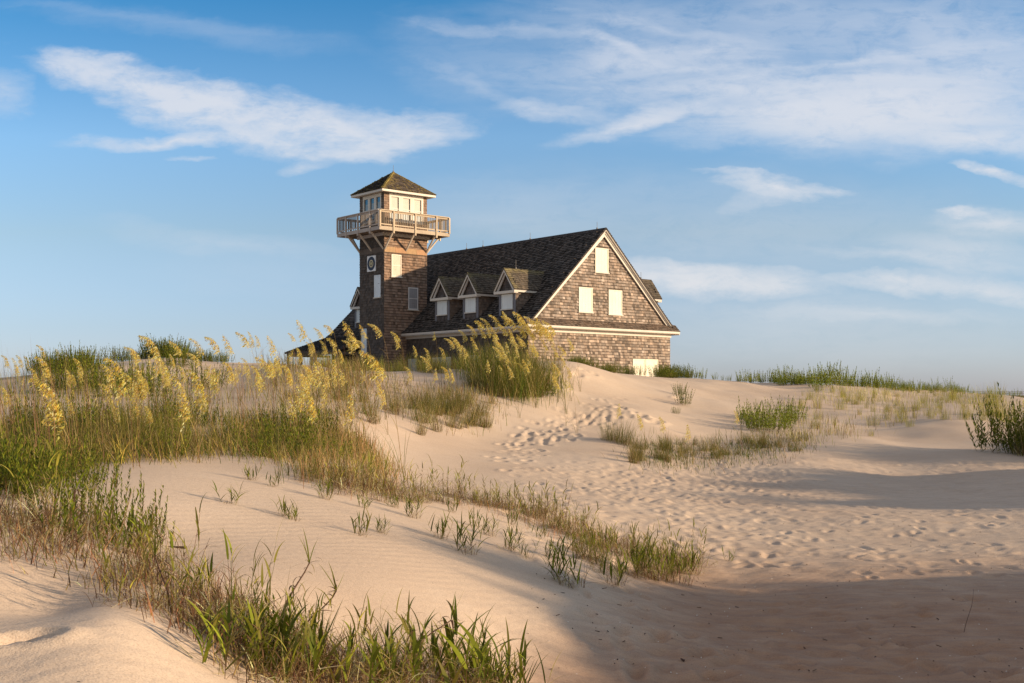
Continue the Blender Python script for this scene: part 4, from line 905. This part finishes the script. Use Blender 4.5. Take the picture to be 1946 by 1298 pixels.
# leafy bank at the left edge
for i in range(20):
    px = random.uniform(-10, 190); py = random.uniform(895, 965)-px*.1
    put(random.choice((SHRUB[0], SHRUB[2], ROD[2])), px, py, random.uniform(.45, .65), 'leafy_plant', 'bright leafy green plant low at the left edge', 'plant', 'leafy plants low at the left edge')
for i in range(58):
    px = random.uniform(0, 640); py = random.uniform(808, 882)
    put(random.choice((SHRUB[0], SHRUB[2], SHRUB[3], BEACH[3])), px, py, random.uniform(.5, .85), 'leafy_plant', 'green leafy plant among the grass of the left bank', 'plant', 'leafy plants in the left bank')
# dark bush at the right edge
for i, (X, Y, s) in enumerate(((12.5, 28.0, 1.7), (12.6, 28.6, 2.2), (12.5, 27.2, 1.3), (13.2, 28.2, 2.6), (13.0, 27.0, 2.2), (12.6, 28.6, 1.6), (12.4, 27.6, 2.0), (12.4, 26.8, .9), (12.8, 27.8, 2.4), (12.4, 29, 2.2), (14.0, 28.5, 2.2), (13.9, 27.3, 2.0), (15, 28, 2.3), (12.5, 26.2, 1.0), (15.5, 26.5, 2.3), (12.3, 28.4, .9))):
    put(SHRUB[1] if i % 2 else BEACH[3], 0, 0, s, 'dark_bush', 'dark shaded bush at the right edge', 'bush', 'dark bush at the right edge', world=(X, Y))
for v, X, Y, s in ((4, 12.25, 28, 1.1), (8, 12.6, 28.3, 1.25), (6, 12.1, 27.5, .9)): put_oat(v, X, Y, s*.9, 0, 'over the dark bush at the right edge')
for i in range(44): put(random.choice((SHRUB[1], BEACH[3], BEACH[1])), 0, 0, random.uniform(.5, 1.0), 'dune_grass', 'unseen grass tuft added on the right mound to dapple its shadow', 'grass tuft', 'added shadow tufts on the right mound', world=(random.uniform(8.6, 10.8), random.uniform(-5, 10.8)))  # unseen plants added to break up the near shadow's edge
for i in range(34): put(random.choice((SHRUB[1], BEACH[3], BEACH[1])), 0, 0, random.uniform(.7, 1.4), 'dune_grass', 'unseen grass tuft added on the right hand dune to dapple its shadow', 'grass tuft', 'added shadow tufts on the right hand dune', world=(random.uniform(14.5, 17.5), random.uniform(16, 23.5)))  # unseen plants added so this dune throws a dappled half shade
for i in range(34): put(random.choice((BEACH[1], BEACH[3], SHRUB[2])), 0, 0, random.uniform(.9, 1.7), 'dune_grass', 'unseen taller grass tuft added on the mound crest to soften its shadow', 'grass tuft', 'added taller shadow tufts on the mound', world=(random.uniform(8.8, 10.6), random.uniform(-2, 9)))  # taller unseen plants added to soften the mound's clean shadow line
# --- ground cover nobody could count
def cover(name, polys, label):
    parts = []
    for poly, n, l0, l1, w0, w1, cols, pr, sp, bd, wind in polys:
        P = np.array(poly, float); x0, y0 = P.min(0); x1, y1 = P.max(0); got = []
        while len(got) < n:
            xs, ys = U_(x0, x1, 4000), U_(y0, y1, 4000); ins = np.zeros(4000, bool); j = len(P)-1
            for i in range(len(P)):
                c = ((P[i, 1] > ys) != (P[j, 1] > ys)) & (xs < (P[j, 0]-P[i, 0])*(ys-P[i, 1])/(P[j, 1]-P[i, 1]+1e-9)+P[i, 0]); ins ^= c; j = i
            dn = vnoise(xs*1.0, ys*2.0, 38, 91)+.5; ins &= rng.random(4000) < np.clip((dn-.25)*2.2, .05, 1)
            xs, ys = xs[ins], ys[ins]
            got += list(zip(xs, ys))
        got = np.array(got[:n]); W3 = []
        # picture points to dune points
        Yt = np.exp(np.linspace(math.log(3), math.log(60), 260))
        for s in range(0, n, 2000):
            g_ = got[s:s+2000]; X = (g_[:, :1]-CX)/F*Yt; Z = EYE-(g_[:, 1:]-YH)/F*Yt; G = gz(X, Yt+0*X); hit = G >= Z; i = hit.argmax(1); ok = hit.any(1)
            W3.append(np.stack([X[np.arange(len(i)), i], Yt[i], G[np.arange(len(i)), i]], -1)[ok])
        W3 = np.concatenate(W3); W3[:, 0] += rng.normal(0, .10, len(W3))*np.clip(W3[:, 1]/12, .4, 2.5); W3[:, 1] += rng.normal(0, .3, len(W3))*np.clip(W3[:, 1]/10, .3, 2.5); W3[:, 2] = gz(W3[:, 0], W3[:, 1])-.01
        m = len(W3); az = np.where(rng.random(m) < wind, math.pi+rng.normal(0, .7, m), U_(0, 6.28, m)); patch = np.clip(vnoise(W3[:, 0], W3[:, 1], 1.3, 17)+.5, 0, 1)[:, None]
        cc = pick(m, cols, pr, .3)*(.8+.45*patch); far = np.clip(W3[:, 1]/14, 1, 2.2)
        parts.append(blades(W3, az, U_(0, sp, m), U_(.1, bd, m), U_(l0, l1, m), U_(w0, w1, m)*far, cc, 5))
    o = link(name, vmesh(name, parts)); tag(o, label, 'grass', kind='stuff')
bankp = [(-30, 810), (90, 815), (200, 825), (330, 822), (430, 800), (520, 770), (600, 725), (660, 715), (700, 760), (680, 830), (700, 905), (640, 915), (560, 890), (450, 872), (330, 880), (240, 885), (130, 912), (-30, 935)]
cover('bank_grass', [(bankp, 12000, .10, .38, .004, .0075, [OLIVE, TAN, GREEN, BROWN, np.array((.40, .30, .06)), DKG], [5, 3, 5, 4, 3, 3], .6, 2.0, .4),
                     (bankp, 800, .5, 1.1, .003, .0045, [BROWN*1.3, TAN*.7, OLIVE], [5, 3, 1], .12, .4, .8),
                     ([(-30, 765), (120, 760), (230, 770), (420, 760), (560, 730), (640, 705), (700, 720), (600, 770), (450, 800), (-30, 820)], 900, .15, .5, .004, .006, [OLIVE, TAN, GREEN, BROWN, np.array((.45, .33, .07))], [4, 5, 3, 4, 3], .2, .7, .6),
                     ([(60, 705), (200, 712), (330, 735), (430, 740), (430, 770), (200, 770), (-30, 770), (-30, 735)], 800, .2, .5, .005, .007, [DKG, GREEN, OLIVE, TAN], [3, 4, 3, 2], .2, .6, .3),
                     ([(-30, 830), (240, 840), (480, 830), (640, 850), (640, 905), (450, 868), (240, 880), (130, 900), (-30, 925)], 5000, .12, .34, .004, .008, [TAN, OLIVE, np.array((.5, .36, .09)), BROWN, GREEN], [3, 3, 3, 2, 2], .9, 1.7, .3),
                     ([(560, 860), (690, 830), (740, 900), (740, 935), (640, 925), (540, 900)], 2600, .15, .42, .004, .007, [TAN, OLIVE, GREEN, np.array((.42, .22, .1))], [4, 3, 2, 3], .5, 1.2, .3)],
      'dense golden and olive dune grass covering the left bank')
cover('slope_grass', [([(700, 735), (960, 740), (930, 800), (820, 820), (740, 790)], 2200, .12, .42, .004, .006, [OLIVE, TAN, GREEN, BROWN], [3, 5, 1, 3], .5, 1.3, .4),
                      ([(900, 690), (1050, 690), (1062, 752), (980, 760), (895, 745)], 3000, .35, 1.15, .004, .007, [GREEN, OLIVE, TAN, DKG], [4, 4, 2, 2], .25, 1.1, .3),
                      ([(480, 700), (720, 695), (720, 735), (500, 740)], 1800, .2, .6, .004, .006, [OLIVE, TAN, GREEN, BROWN], [3, 4, 2, 2], .3, 1.1, .4)], 'loose tan and green grass scattered over the middle dunes')
cover('patch_grass', [([(1190, 842), (1330, 848), (1530, 800), (1540, 845), (1440, 878), (1300, 892), (1200, 885)], 3600, .07, .26, .004, .006, [OLIVE, TAN, GREEN, DKG, BROWN], [3, 1.5, 5, 4, 2], .6, 1.5, .5),
                      ([(1500, 770), (1700, 760), (1880, 770), (1860, 790), (1700, 800), (1640, 825), (1500, 850)], 1500, .12, .4, .004, .006, [np.array((.40, .36, .08)), TAN, OLIVE, BROWN], [4, 5, 2, 2], .3, .9, .3),
                      ([(1540, 738), (1900, 752), (1900, 775), (1560, 765)], 1500, .15, .4, .004, .006, [np.array((.42, .38, .08)), FRESH, TAN], [4, 2, 3], .3, .9, .3)], 'low tangled grass over the right hand slope')
cover('foreground_litter', [([(-30, 960), (120, 965), (290, 1010), (330, 1090), (430, 1140), (560, 1200), (640, 1298), (480, 1290), (400, 1240), (330, 1180), (240, 1140), (120, 1085), (-30, 1030)], 2900, .05, .2, .003, .006, [BROWN, TAN, BROWN*.6, OLIVE, np.array((.42, .2, .1))], [4, 3, 2, 2, 2], .8, 1.8, .2),
                            ([(560, 1240), (900, 1260), (960, 1298), (560, 1298)], 900, .05, .22, .003, .006, [BROWN, TAN, OLIVE], [4, 3, 2], .7, 1.6, .2),
                            ([(620, 915), (900, 945), (1060, 985), (1300, 1070), (1310, 1095), (1100, 1045), (900, 965), (640, 935)], 1500, .04, .16, .003, .005, [BROWN, TAN, np.array((.5, .24, .11)), OLIVE], [3, 3, 4, 3], .5, 1.2, .2)], 'fallen brown stems and stubble in the foreground grass band')
print('oats', oat_count[0], 'objects', len(bpy.data.objects))

def dead_stalk(px, py, h, az, label):
    p = ray(px, py)
    if p is None: return
    n = 9; pts_ = [np.zeros(3)]; a = az; t = random.uniform(.15, .45)
    for i in range(n):
        t += random.uniform(-.12, .22); a += random.uniform(-.4, .4); pts_.append(pts_[-1]+np.array([math.sin(t)*math.cos(a), math.sin(t)*math.sin(a), math.cos(t)])*h/n)
    m = MB()
    for i in range(n): m.bar(pts_[i], pts_[i+1], .008*(1-.06*i), .008*(1-.06*i), (.13, .075, .05))
    o = m.build('dead_stalk', M['wood'], None, (float(p[0]), float(p[1]), float(p[2])-.02)); tag(o, label, 'dead stalk')
    P = np.array([pts_[i]*(1-f)+pts_[min(n, i+1)]*f for i in range(4, n) for f in (0, .5)]+[pts_[n]]*5); k = len(P)
    lv = blades(P, U_(0, 6.28, k), U_(.5, 1.6, k), U_(1.8, 3.4, k), U_(.04, .11, k), U_(.006, .012, k), pick(k, [BROWN, TAN, BROWN*.7], [3, 2, 2]), 7)
    gr = blades(np.array([pts_[n]]*4), U_(0, 6.28, 4), U_(.1, .5, 4), U_(.3, .9, 4), U_(.08, .16, 4), U_(.007, .012, 4), pick(4, [FRESH, OLIVE], [2, 2]), 5)
    link('dry_leaves', vmesh('dry_leaves', [lv, gr], 'straw'), o)
dead_stalk(520, 1245, .42, .6, 'bent brown stalk with curled leaves, tallest left of the bottom centre')
dead_stalk(560, 1225, .34, .1, 'leaning brown stalk reaching right over the sand, left of the bottom centre')
dead_stalk(740, 1318, .46, 1.2, 'withered stalk rising above the green tufts at the bottom centre')
dead_stalk(900, 1315, .30, .3, 'reddish withered stalk right of the bottom centre')
dead_stalk(330, 1170, .26, 2.4, 'short withered stalk above the smooth sand hump')
dead_stalk(150, 1050, .36, 2.0, 'withered stalk in the grass band near the left edge')

def bits(n):
    m = MB()
    got = 0
    while got < n:
        p = ray(random.uniform(1000, 1946), random.uniform(960, 1298)**1.0)
        if p is None: continue
        got += 1; c = random.choice(((.05, .035, .03), (.10, .06, .04), (.16, .11, .07), (.7, .64, .55))); x, y, z = map(float, p); L = .004+.035*random.random()**2.5 if c[0] < .5 else random.uniform(.004, .01)
        a = random.uniform(0, 3.14); z += .004
        m.bar((x, y, z), (x+L*math.cos(a), y+L*math.sin(a), z+random.uniform(0, .006)), random.uniform(.003, .007), .004, c)
    o = m.build('beach_debris', M['wood']); tag(o, 'scattered dark plant bits and shell chips on the shaded flat sand', 'debris', kind='stuff')
bits(230)
# ------------------------------------------------------------------ far bridge railings on both sides, a stick and a twig
def viaduct(name, p0, p1, ztop, zdeck, thick, label):
    e = tag(link(name, None, None, (p0[0], p0[1], 0)), label, 'bridge'); d = Vector((p1[0]-p0[0], p1[1]-p0[1], 0)); L = d.length; u = d/L; n = Vector((-u.y, u.x, 0))
    m = MB(); m.bar((0, 0, zdeck-thick/2), tuple(d+Vector((0, 0, zdeck-thick/2))), 6, thick, (.30, .24, .19)); m.build('deck', M['wood'], e)
    for sgn in (-1,):
        m = MB(); o = n*(2.9*sgn)
        for z in (ztop, (ztop+zdeck)/2): m.bar(o+Vector((0, 0, z)), d+o+Vector((0, 0, z)), .09, .10, (.36, .33, .31))
        m.build('rail', M['wood'], e)
        k = int(L/2.2)
        for i in range(min(k, 95)):
            mm = MB(); p = u*(L*i/k)+o; mm.bar(p+Vector((0, 0, zdeck)), p+Vector((0, 0, ztop-.06)), .14, .14, (.34, .31, .29)); mm.build('post', M['wood'], e)
    m = MB()
    for i in range(int(L/14)+1):
        p = u*(14*i+1); m.bar(p+Vector((0, 0, -.5)), p+Vector((0, 0, zdeck-thick)), .6, .6, (.3, .26, .22))
    m.build('piles', M['wood'], e)
viaduct('far_bridge', (-122, 250), (-82, 258), 5.55, 4.25, .5, 'far low bridge with a two bar railing seen at the left edge')
viaduct('far_bridge', (78, 232), (120, 226), 2.75, 2.05, .45, 'far low bridge with a two bar railing seen at the right edge')
def stick(px, py, L, ang, lab, tilt=.0, r=.006):
    p = ray(px, py)
    if p is None: return
    m = MB(); a = Vector((0, 0, .01)); n = 5; col = (.10, .06, .045)
    for i in range(n):
        b_ = a+Vector((math.cos(ang+random.uniform(-.2, .2)), math.sin(ang), tilt+random.uniform(-.03, .03)))*(L/n); m.bar(a, b_, r*(2-i*.25), r*(2-i*.25), col); a = b_
    o = m.build('stick', M['wood'], None, (float(p[0]), float(p[1]), float(gz(p[0], p[1])))); tag(o, lab, 'stick')
stick(355, 1044, .28, math.pi-.05, 'thin dark stick lying on the sand bowl at the left')
stick(1832, 1205, .30, 1.0, 'thin bent stem standing on the shaded flat sand at the right', .9, .0018)
stick(1300, 1262, .04, 1.9, 'small dark bit of driftwood on the shaded flat sand', .1, .006)

# ------------------------------------------------------------------ sky: Nishita daylight with thin high clouds mixed in by direction
wd = bpy.data.worlds.new('World'); bpy.context.scene.world = wd; wd.use_nodes = True; wt = wd.node_tree
EXPO = 0.45
bg = wt.nodes['Background']; sky = wt.nodes.new('ShaderNodeTexSky'); sky.sky_type = 'NISHITA'; sky.sun_disc = False
sky.sun_elevation = SUN_EL; sky.sun_rotation = math.atan2(SUN_AZ.x, SUN_AZ.y); sky.air_density = 1.0; sky.dust_density = .6; sky.ozone_density = 2.0; sky.altitude = 0
g = wt.nodes.new('ShaderNodeTexCoord').outputs['Generated']
sp = wt.nodes.new('ShaderNodeSeparateXYZ'); wt.links.new(g, sp.inputs[0])
yy = mth(wt, 'MAXIMUM', sp.outputs[1], .08)
u = mth(wt, 'DIVIDE', sp.outputs[0], yy); v = mth(wt, 'DIVIDE', sp.outputs[2], yy)
cv = wt.nodes.new('ShaderNodeCombineXYZ'); wt.links.new(u, cv.inputs[0]); wt.links.new(v, cv.inputs[1])
def warp(scale, amt, sx=1.0, sy=1.0):
    mp = nd(wt, 'ShaderNodeMapping'); mp.inputs['Scale'].default_value = (sx, sy, 1); wt.links.new(cv.outputs[0], mp.inputs[0])
    n = wt.nodes.new('ShaderNodeTexNoise'); n.inputs['Scale'].default_value = scale; n.inputs['Detail'].default_value = 5; n.inputs['Roughness'].default_value = .6
    wt.links.new(mp.outputs[0], n.inputs['Vector'])
    s = wt.nodes.new('ShaderNodeVectorMath'); s.operation = 'MULTIPLY_ADD'; wt.links.new(n.outputs['Color'], s.inputs[0])
    s.inputs[1].default_value = (amt, amt*.55, 0); s.inputs[2].default_value = (-amt/2, -amt*.275, 0)
    a = wt.nodes.new('ShaderNodeVectorMath'); a.operation = 'ADD'; wt.links.new(cv.outputs[0], a.inputs[0]); wt.links.new(s.outputs[0], a.inputs[1])
    return a.outputs[0]
wv1 = warp(9, .075, 1, 2.2); 
def wisp(scale, rot, sx, sy, detail=7, rough=.62, seed=0, dist=.3):
    mp = nd(wt, 'ShaderNodeMapping'); mp.inputs['Rotation'].default_value = (0, 0, rot); mp.inputs['Scale'].default_value = (sx, sy, 1); mp.inputs['Location'].default_value = (seed, seed*.7, 0)
    wt.links.new(cv.outputs[0], mp.inputs[0]); return noise(wt, mp.outputs[0], scale, detail, rough, dist)
fibre = wisp(14, .12, 1, 3.2, seed=3.1); streak = wisp(10, -.22, .7, 5.0, seed=8.3, dist=.8); fine_ = wisp(48, .2, 1, 2.0, 5, .65, 1.7); soft = wisp(5, .05, 1, 2.6, 4, .5, 5.5)
# px, py centre, half length, half thickness, slope (down to the right positive), strength, texture
CL = [(320, 190, 270, 50, .30, 1.0, 'f'), (560, 228, 260, 46, .17, 1.05, 'f'), (190, 140, 130, 34, .35, .8, 'f'), (760, 255, 150, 34, -.12, .8, 'f'), (330, 266, 230, 13, -.02, .75, 's'),
      (640, 285, 110, 16, .06, .55, 's'), (590, 308, 60, 12, -.1, .5, 's'), (365, 301, 60, 6, -.03, .5, 's'), (0, 180, 70, 45, .2, .5, 'f'),
      (1180, 95, 90, 13, .42, .6, 's'), (1330, 105, 200, 36, -.12, .55, 's'), (1400, 165, 420, 60, .05, .62, 's'), (1200, 230, 170, 20, -.30, .75, 's'), (1040, 208, 110, 18, .02, .55, 's'),
      (1650, 215, 480, 78, .06, .95, 'm'), (1850, 150, 300, 110, -.2, .75, 'm'), (1500, 240, 260, 30, -.05, .5, 's'), (1860, 265, 200, 30, .10, .8, 'm'), (1780, 40, 380, 90, .12, .6, 'm'), (1450, 60, 420, 110, .1, .40, 'm'), (1150, 120, 260, 120, .3, .30, 'm'),
      (1470, 350, 100, 22, .12, .85, 'f'), (1450, 372, 60, 26, -.45, .5, 'f'), (1560, 360, 50, 8, .1, .4, 's'), (1900, 335, 70, 13, .25, .95, 'f'), (1840, 399, 60, 8, .05, .8, 's'), (1390, 320, 80, 5, .1, .4, 's'),
      (1900, 425, 130, 30, .05, .65, 'm'), (1820, 480, 150, 36, .1, .4, 'm'),
      (1310, 530, 120, 36, .03, 1.0, 'c'), (1440, 530, 150, 30, .10, .9, 'c'), (1250, 520, 90, 30, .0, .7, 'c'), (1700, 543, 120, 17, .12, .75, 'c'), (1880, 555, 160, 26, .12, .6, 'c'), (1500, 590, 330, 38, .02, .22, 'm'),
      (430, 455, 260, 24, .10, .2, 's'), (560, 520, 300, 60, .05, .10, 'm'), (1000, 62, 260, 12, .10, .28, 's'), (1250, 58, 220, 10, .16, .3, 's'), (1620, 112, 320, 13, -.10, .5, 's'), (1420, 205, 320, 14, -.06, .6, 's'), (900, 165, 140, 16, .5, .22, 's'), (1560, 150, 300, 14, .05, .5, 's'), (1420, 430, 520, 110, .04, .26, 'm'), (1500, 630, 560, 70, .0, .24, 'm'), (1650, 600, 260, 16, .06, .3, 's'), (1750, 500, 260, 14, .1, .35, 's'), (250, 35, 300, 10, .1, .1, 's'), (900, 400, 260, 60, .05, .18, 'm'), (380, 60, 330, 30, .12, .18, 's'), (880, 120, 160, 90, .5, .22, 's'), (1180, 30, 300, 40, .1, .18, 's')]
tot = None
holes = mth(wt, 'MULTIPLY_ADD', mth(wt, 'ADD', mth(wt, 'MULTIPLY', wisp(26, .25, 1, 2.4, 7, .7, 4.4, .5), .6), mth(wt, 'MULTIPLY_ADD', fibre, .25, mth(wt, 'MULTIPLY', fine_, .2))), 3.4, -.82, clamp=True)
holes = mth(wt, 'MULTIPLY_ADD', holes, .82, .10)
tex = {'f': mth(wt, 'MULTIPLY_ADD', fibre, .9, mth(wt, 'MULTIPLY', fine_, .5)), 's': mth(wt, 'MULTIPLY_ADD', streak, .9, mth(wt, 'MULTIPLY', fine_, .35)),
       'm': mth(wt, 'MULTIPLY_ADD', streak, .5, mth(wt, 'MULTIPLY', soft, .7)), 'c': mth(wt, 'MULTIPLY_ADD', fine_, .35, mth(wt, 'MULTIPLY', soft, .85))}
for px, py, hl, ht, sl, st, tx in CL:
    mp = nd(wt, 'ShaderNodeMapping', vector_type='TEXTURE'); mp.inputs['Location'].default_value = ((px-CX)/F, (YH-py)/F, 0)
    mp.inputs['Rotation'].default_value = (0, 0, -math.atan(sl)); mp.inputs['Scale'].default_value = (hl*1.25/F, ht*1.35/F, 1)
    wt.links.new(wv1, mp.inputs[0])
    ln = wt.nodes.new('ShaderNodeVectorMath'); ln.operation = 'LENGTH'; wt.links.new(mp.outputs[0], ln.inputs[0])
    e = mth(wt, 'SUBTRACT', 1.0, ln.outputs['Value'], clamp=True)
    e = mth(wt, 'POWER', e, .7 if tx in 'fc' else 1.0)
    # texture erodes the edge: strongest where the envelope is weak
    k = mth(wt, 'MULTIPLY', mth(wt, 'SUBTRACT', mth(wt, 'ADD', e, mth(wt, 'MULTIPLY', tex[tx], .95)), .76 if tx == 'f' else .62), st*1.25, clamp=True)
    k = mth(wt, 'MULTIPLY', k, mth(wt, 'MULTIPLY', e, 3.2, clamp=True))
    k = mth(wt, 'MULTIPLY', k, holes)
    # union
    tot = k if tot is None else mth(wt, 'SUBTRACT', mth(wt, 'ADD', tot, k), mth(wt, 'MULTIPLY', tot, k))
tot = mth(wt, 'MULTIPLY', tot, .92, clamp=True)
front = mth(wt, 'GREATER_THAN', sp.outputs[1], .1); tot = mth(wt, 'MULTIPLY', tot, front)
cloudc = mixc(wt, mth(wt, 'MULTIPLY', v, 3.2, clamp=True), (4.9, 4.85, 4.85), (4.3, 4.55, 5.1))
# atmosphere: the low sun leaves the Nishita horizon too green for this salty summer air
k_ = 1/1.366
trp = ramp(wt, mth(wt, 'MULTIPLY', v, 2.0, clamp=True), [(0, (1.1*k_/2.4, 1.25*k_/2.4, 2.25*k_/2.4)), (.12, (1.08*k_/2.4, 1.18*k_/2.4, 1.74*k_/2.4)), (.28, (1.24*k_/2.4, 1.27*k_/2.4, 1.44*k_/2.4)), (.44, (1.18*k_/2.4, 1.46*k_/2.4, 1.74*k_/2.4)), (.67, (.44*k_/2.4, 1.12*k_/2.4, 1.55*k_/2.4)), (1, (.36*k_/2.4, .85*k_/2.4, 1.2*k_/2.4))])
tint = mixc(wt, 1.0, mixc(wt, 1.0, sky.outputs[0], trp, 'MULTIPLY'), (2.4, 2.4, 2.4), 'MULTIPLY')
# veil added to the unseen sky overhead and behind, for brighter, less blue fill
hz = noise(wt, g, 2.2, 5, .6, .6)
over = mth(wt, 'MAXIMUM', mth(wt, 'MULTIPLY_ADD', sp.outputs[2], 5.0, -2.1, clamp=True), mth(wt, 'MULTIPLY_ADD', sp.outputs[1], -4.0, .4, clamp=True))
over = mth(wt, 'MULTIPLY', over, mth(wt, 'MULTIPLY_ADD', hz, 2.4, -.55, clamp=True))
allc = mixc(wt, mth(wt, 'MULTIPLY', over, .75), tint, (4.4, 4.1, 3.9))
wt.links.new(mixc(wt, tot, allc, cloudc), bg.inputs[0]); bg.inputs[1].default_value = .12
# ------------------------------------------------------------------ camera, light, render
cam = bpy.data.cameras.new('camera'); co_ = link('camera', cam)
cam.sensor_width = 36; cam.lens = F/1946*36; cam.shift_y = (YH-649)/1946; cam.clip_start = .1; cam.clip_end = 20000
co_.location = (0, 0, EYE); co_.rotation_euler = (RAD(90), 0, 0)
sc_ = bpy.context.scene; sc_.camera = co_
s = bpy.data.lights.new('sun', 'SUN'); so = link('sun', s); s.energy = 4.9; s.angle = RAD(.8); s.color = (1.0, .77, .52)
dirv = Vector((SUN_AZ.x*math.cos(SUN_EL), SUN_AZ.y*math.cos(SUN_EL), math.sin(SUN_EL)))
so.rotation_euler = dirv.to_track_quat('Z', 'Y').to_euler()
vs = sc_.view_settings; vs.view_transform = 'Standard'; vs.look = 'None'; vs.exposure = EXPO; vs.gamma = 1; vs.use_curve_mapping = False
sc_.render.engine = 'CYCLES'; sc_.cycles.max_bounces = 6; sc_.cycles.transparent_max_bounces = 4
sc_.render.resolution_x = 1024; sc_.render.resolution_y = 683
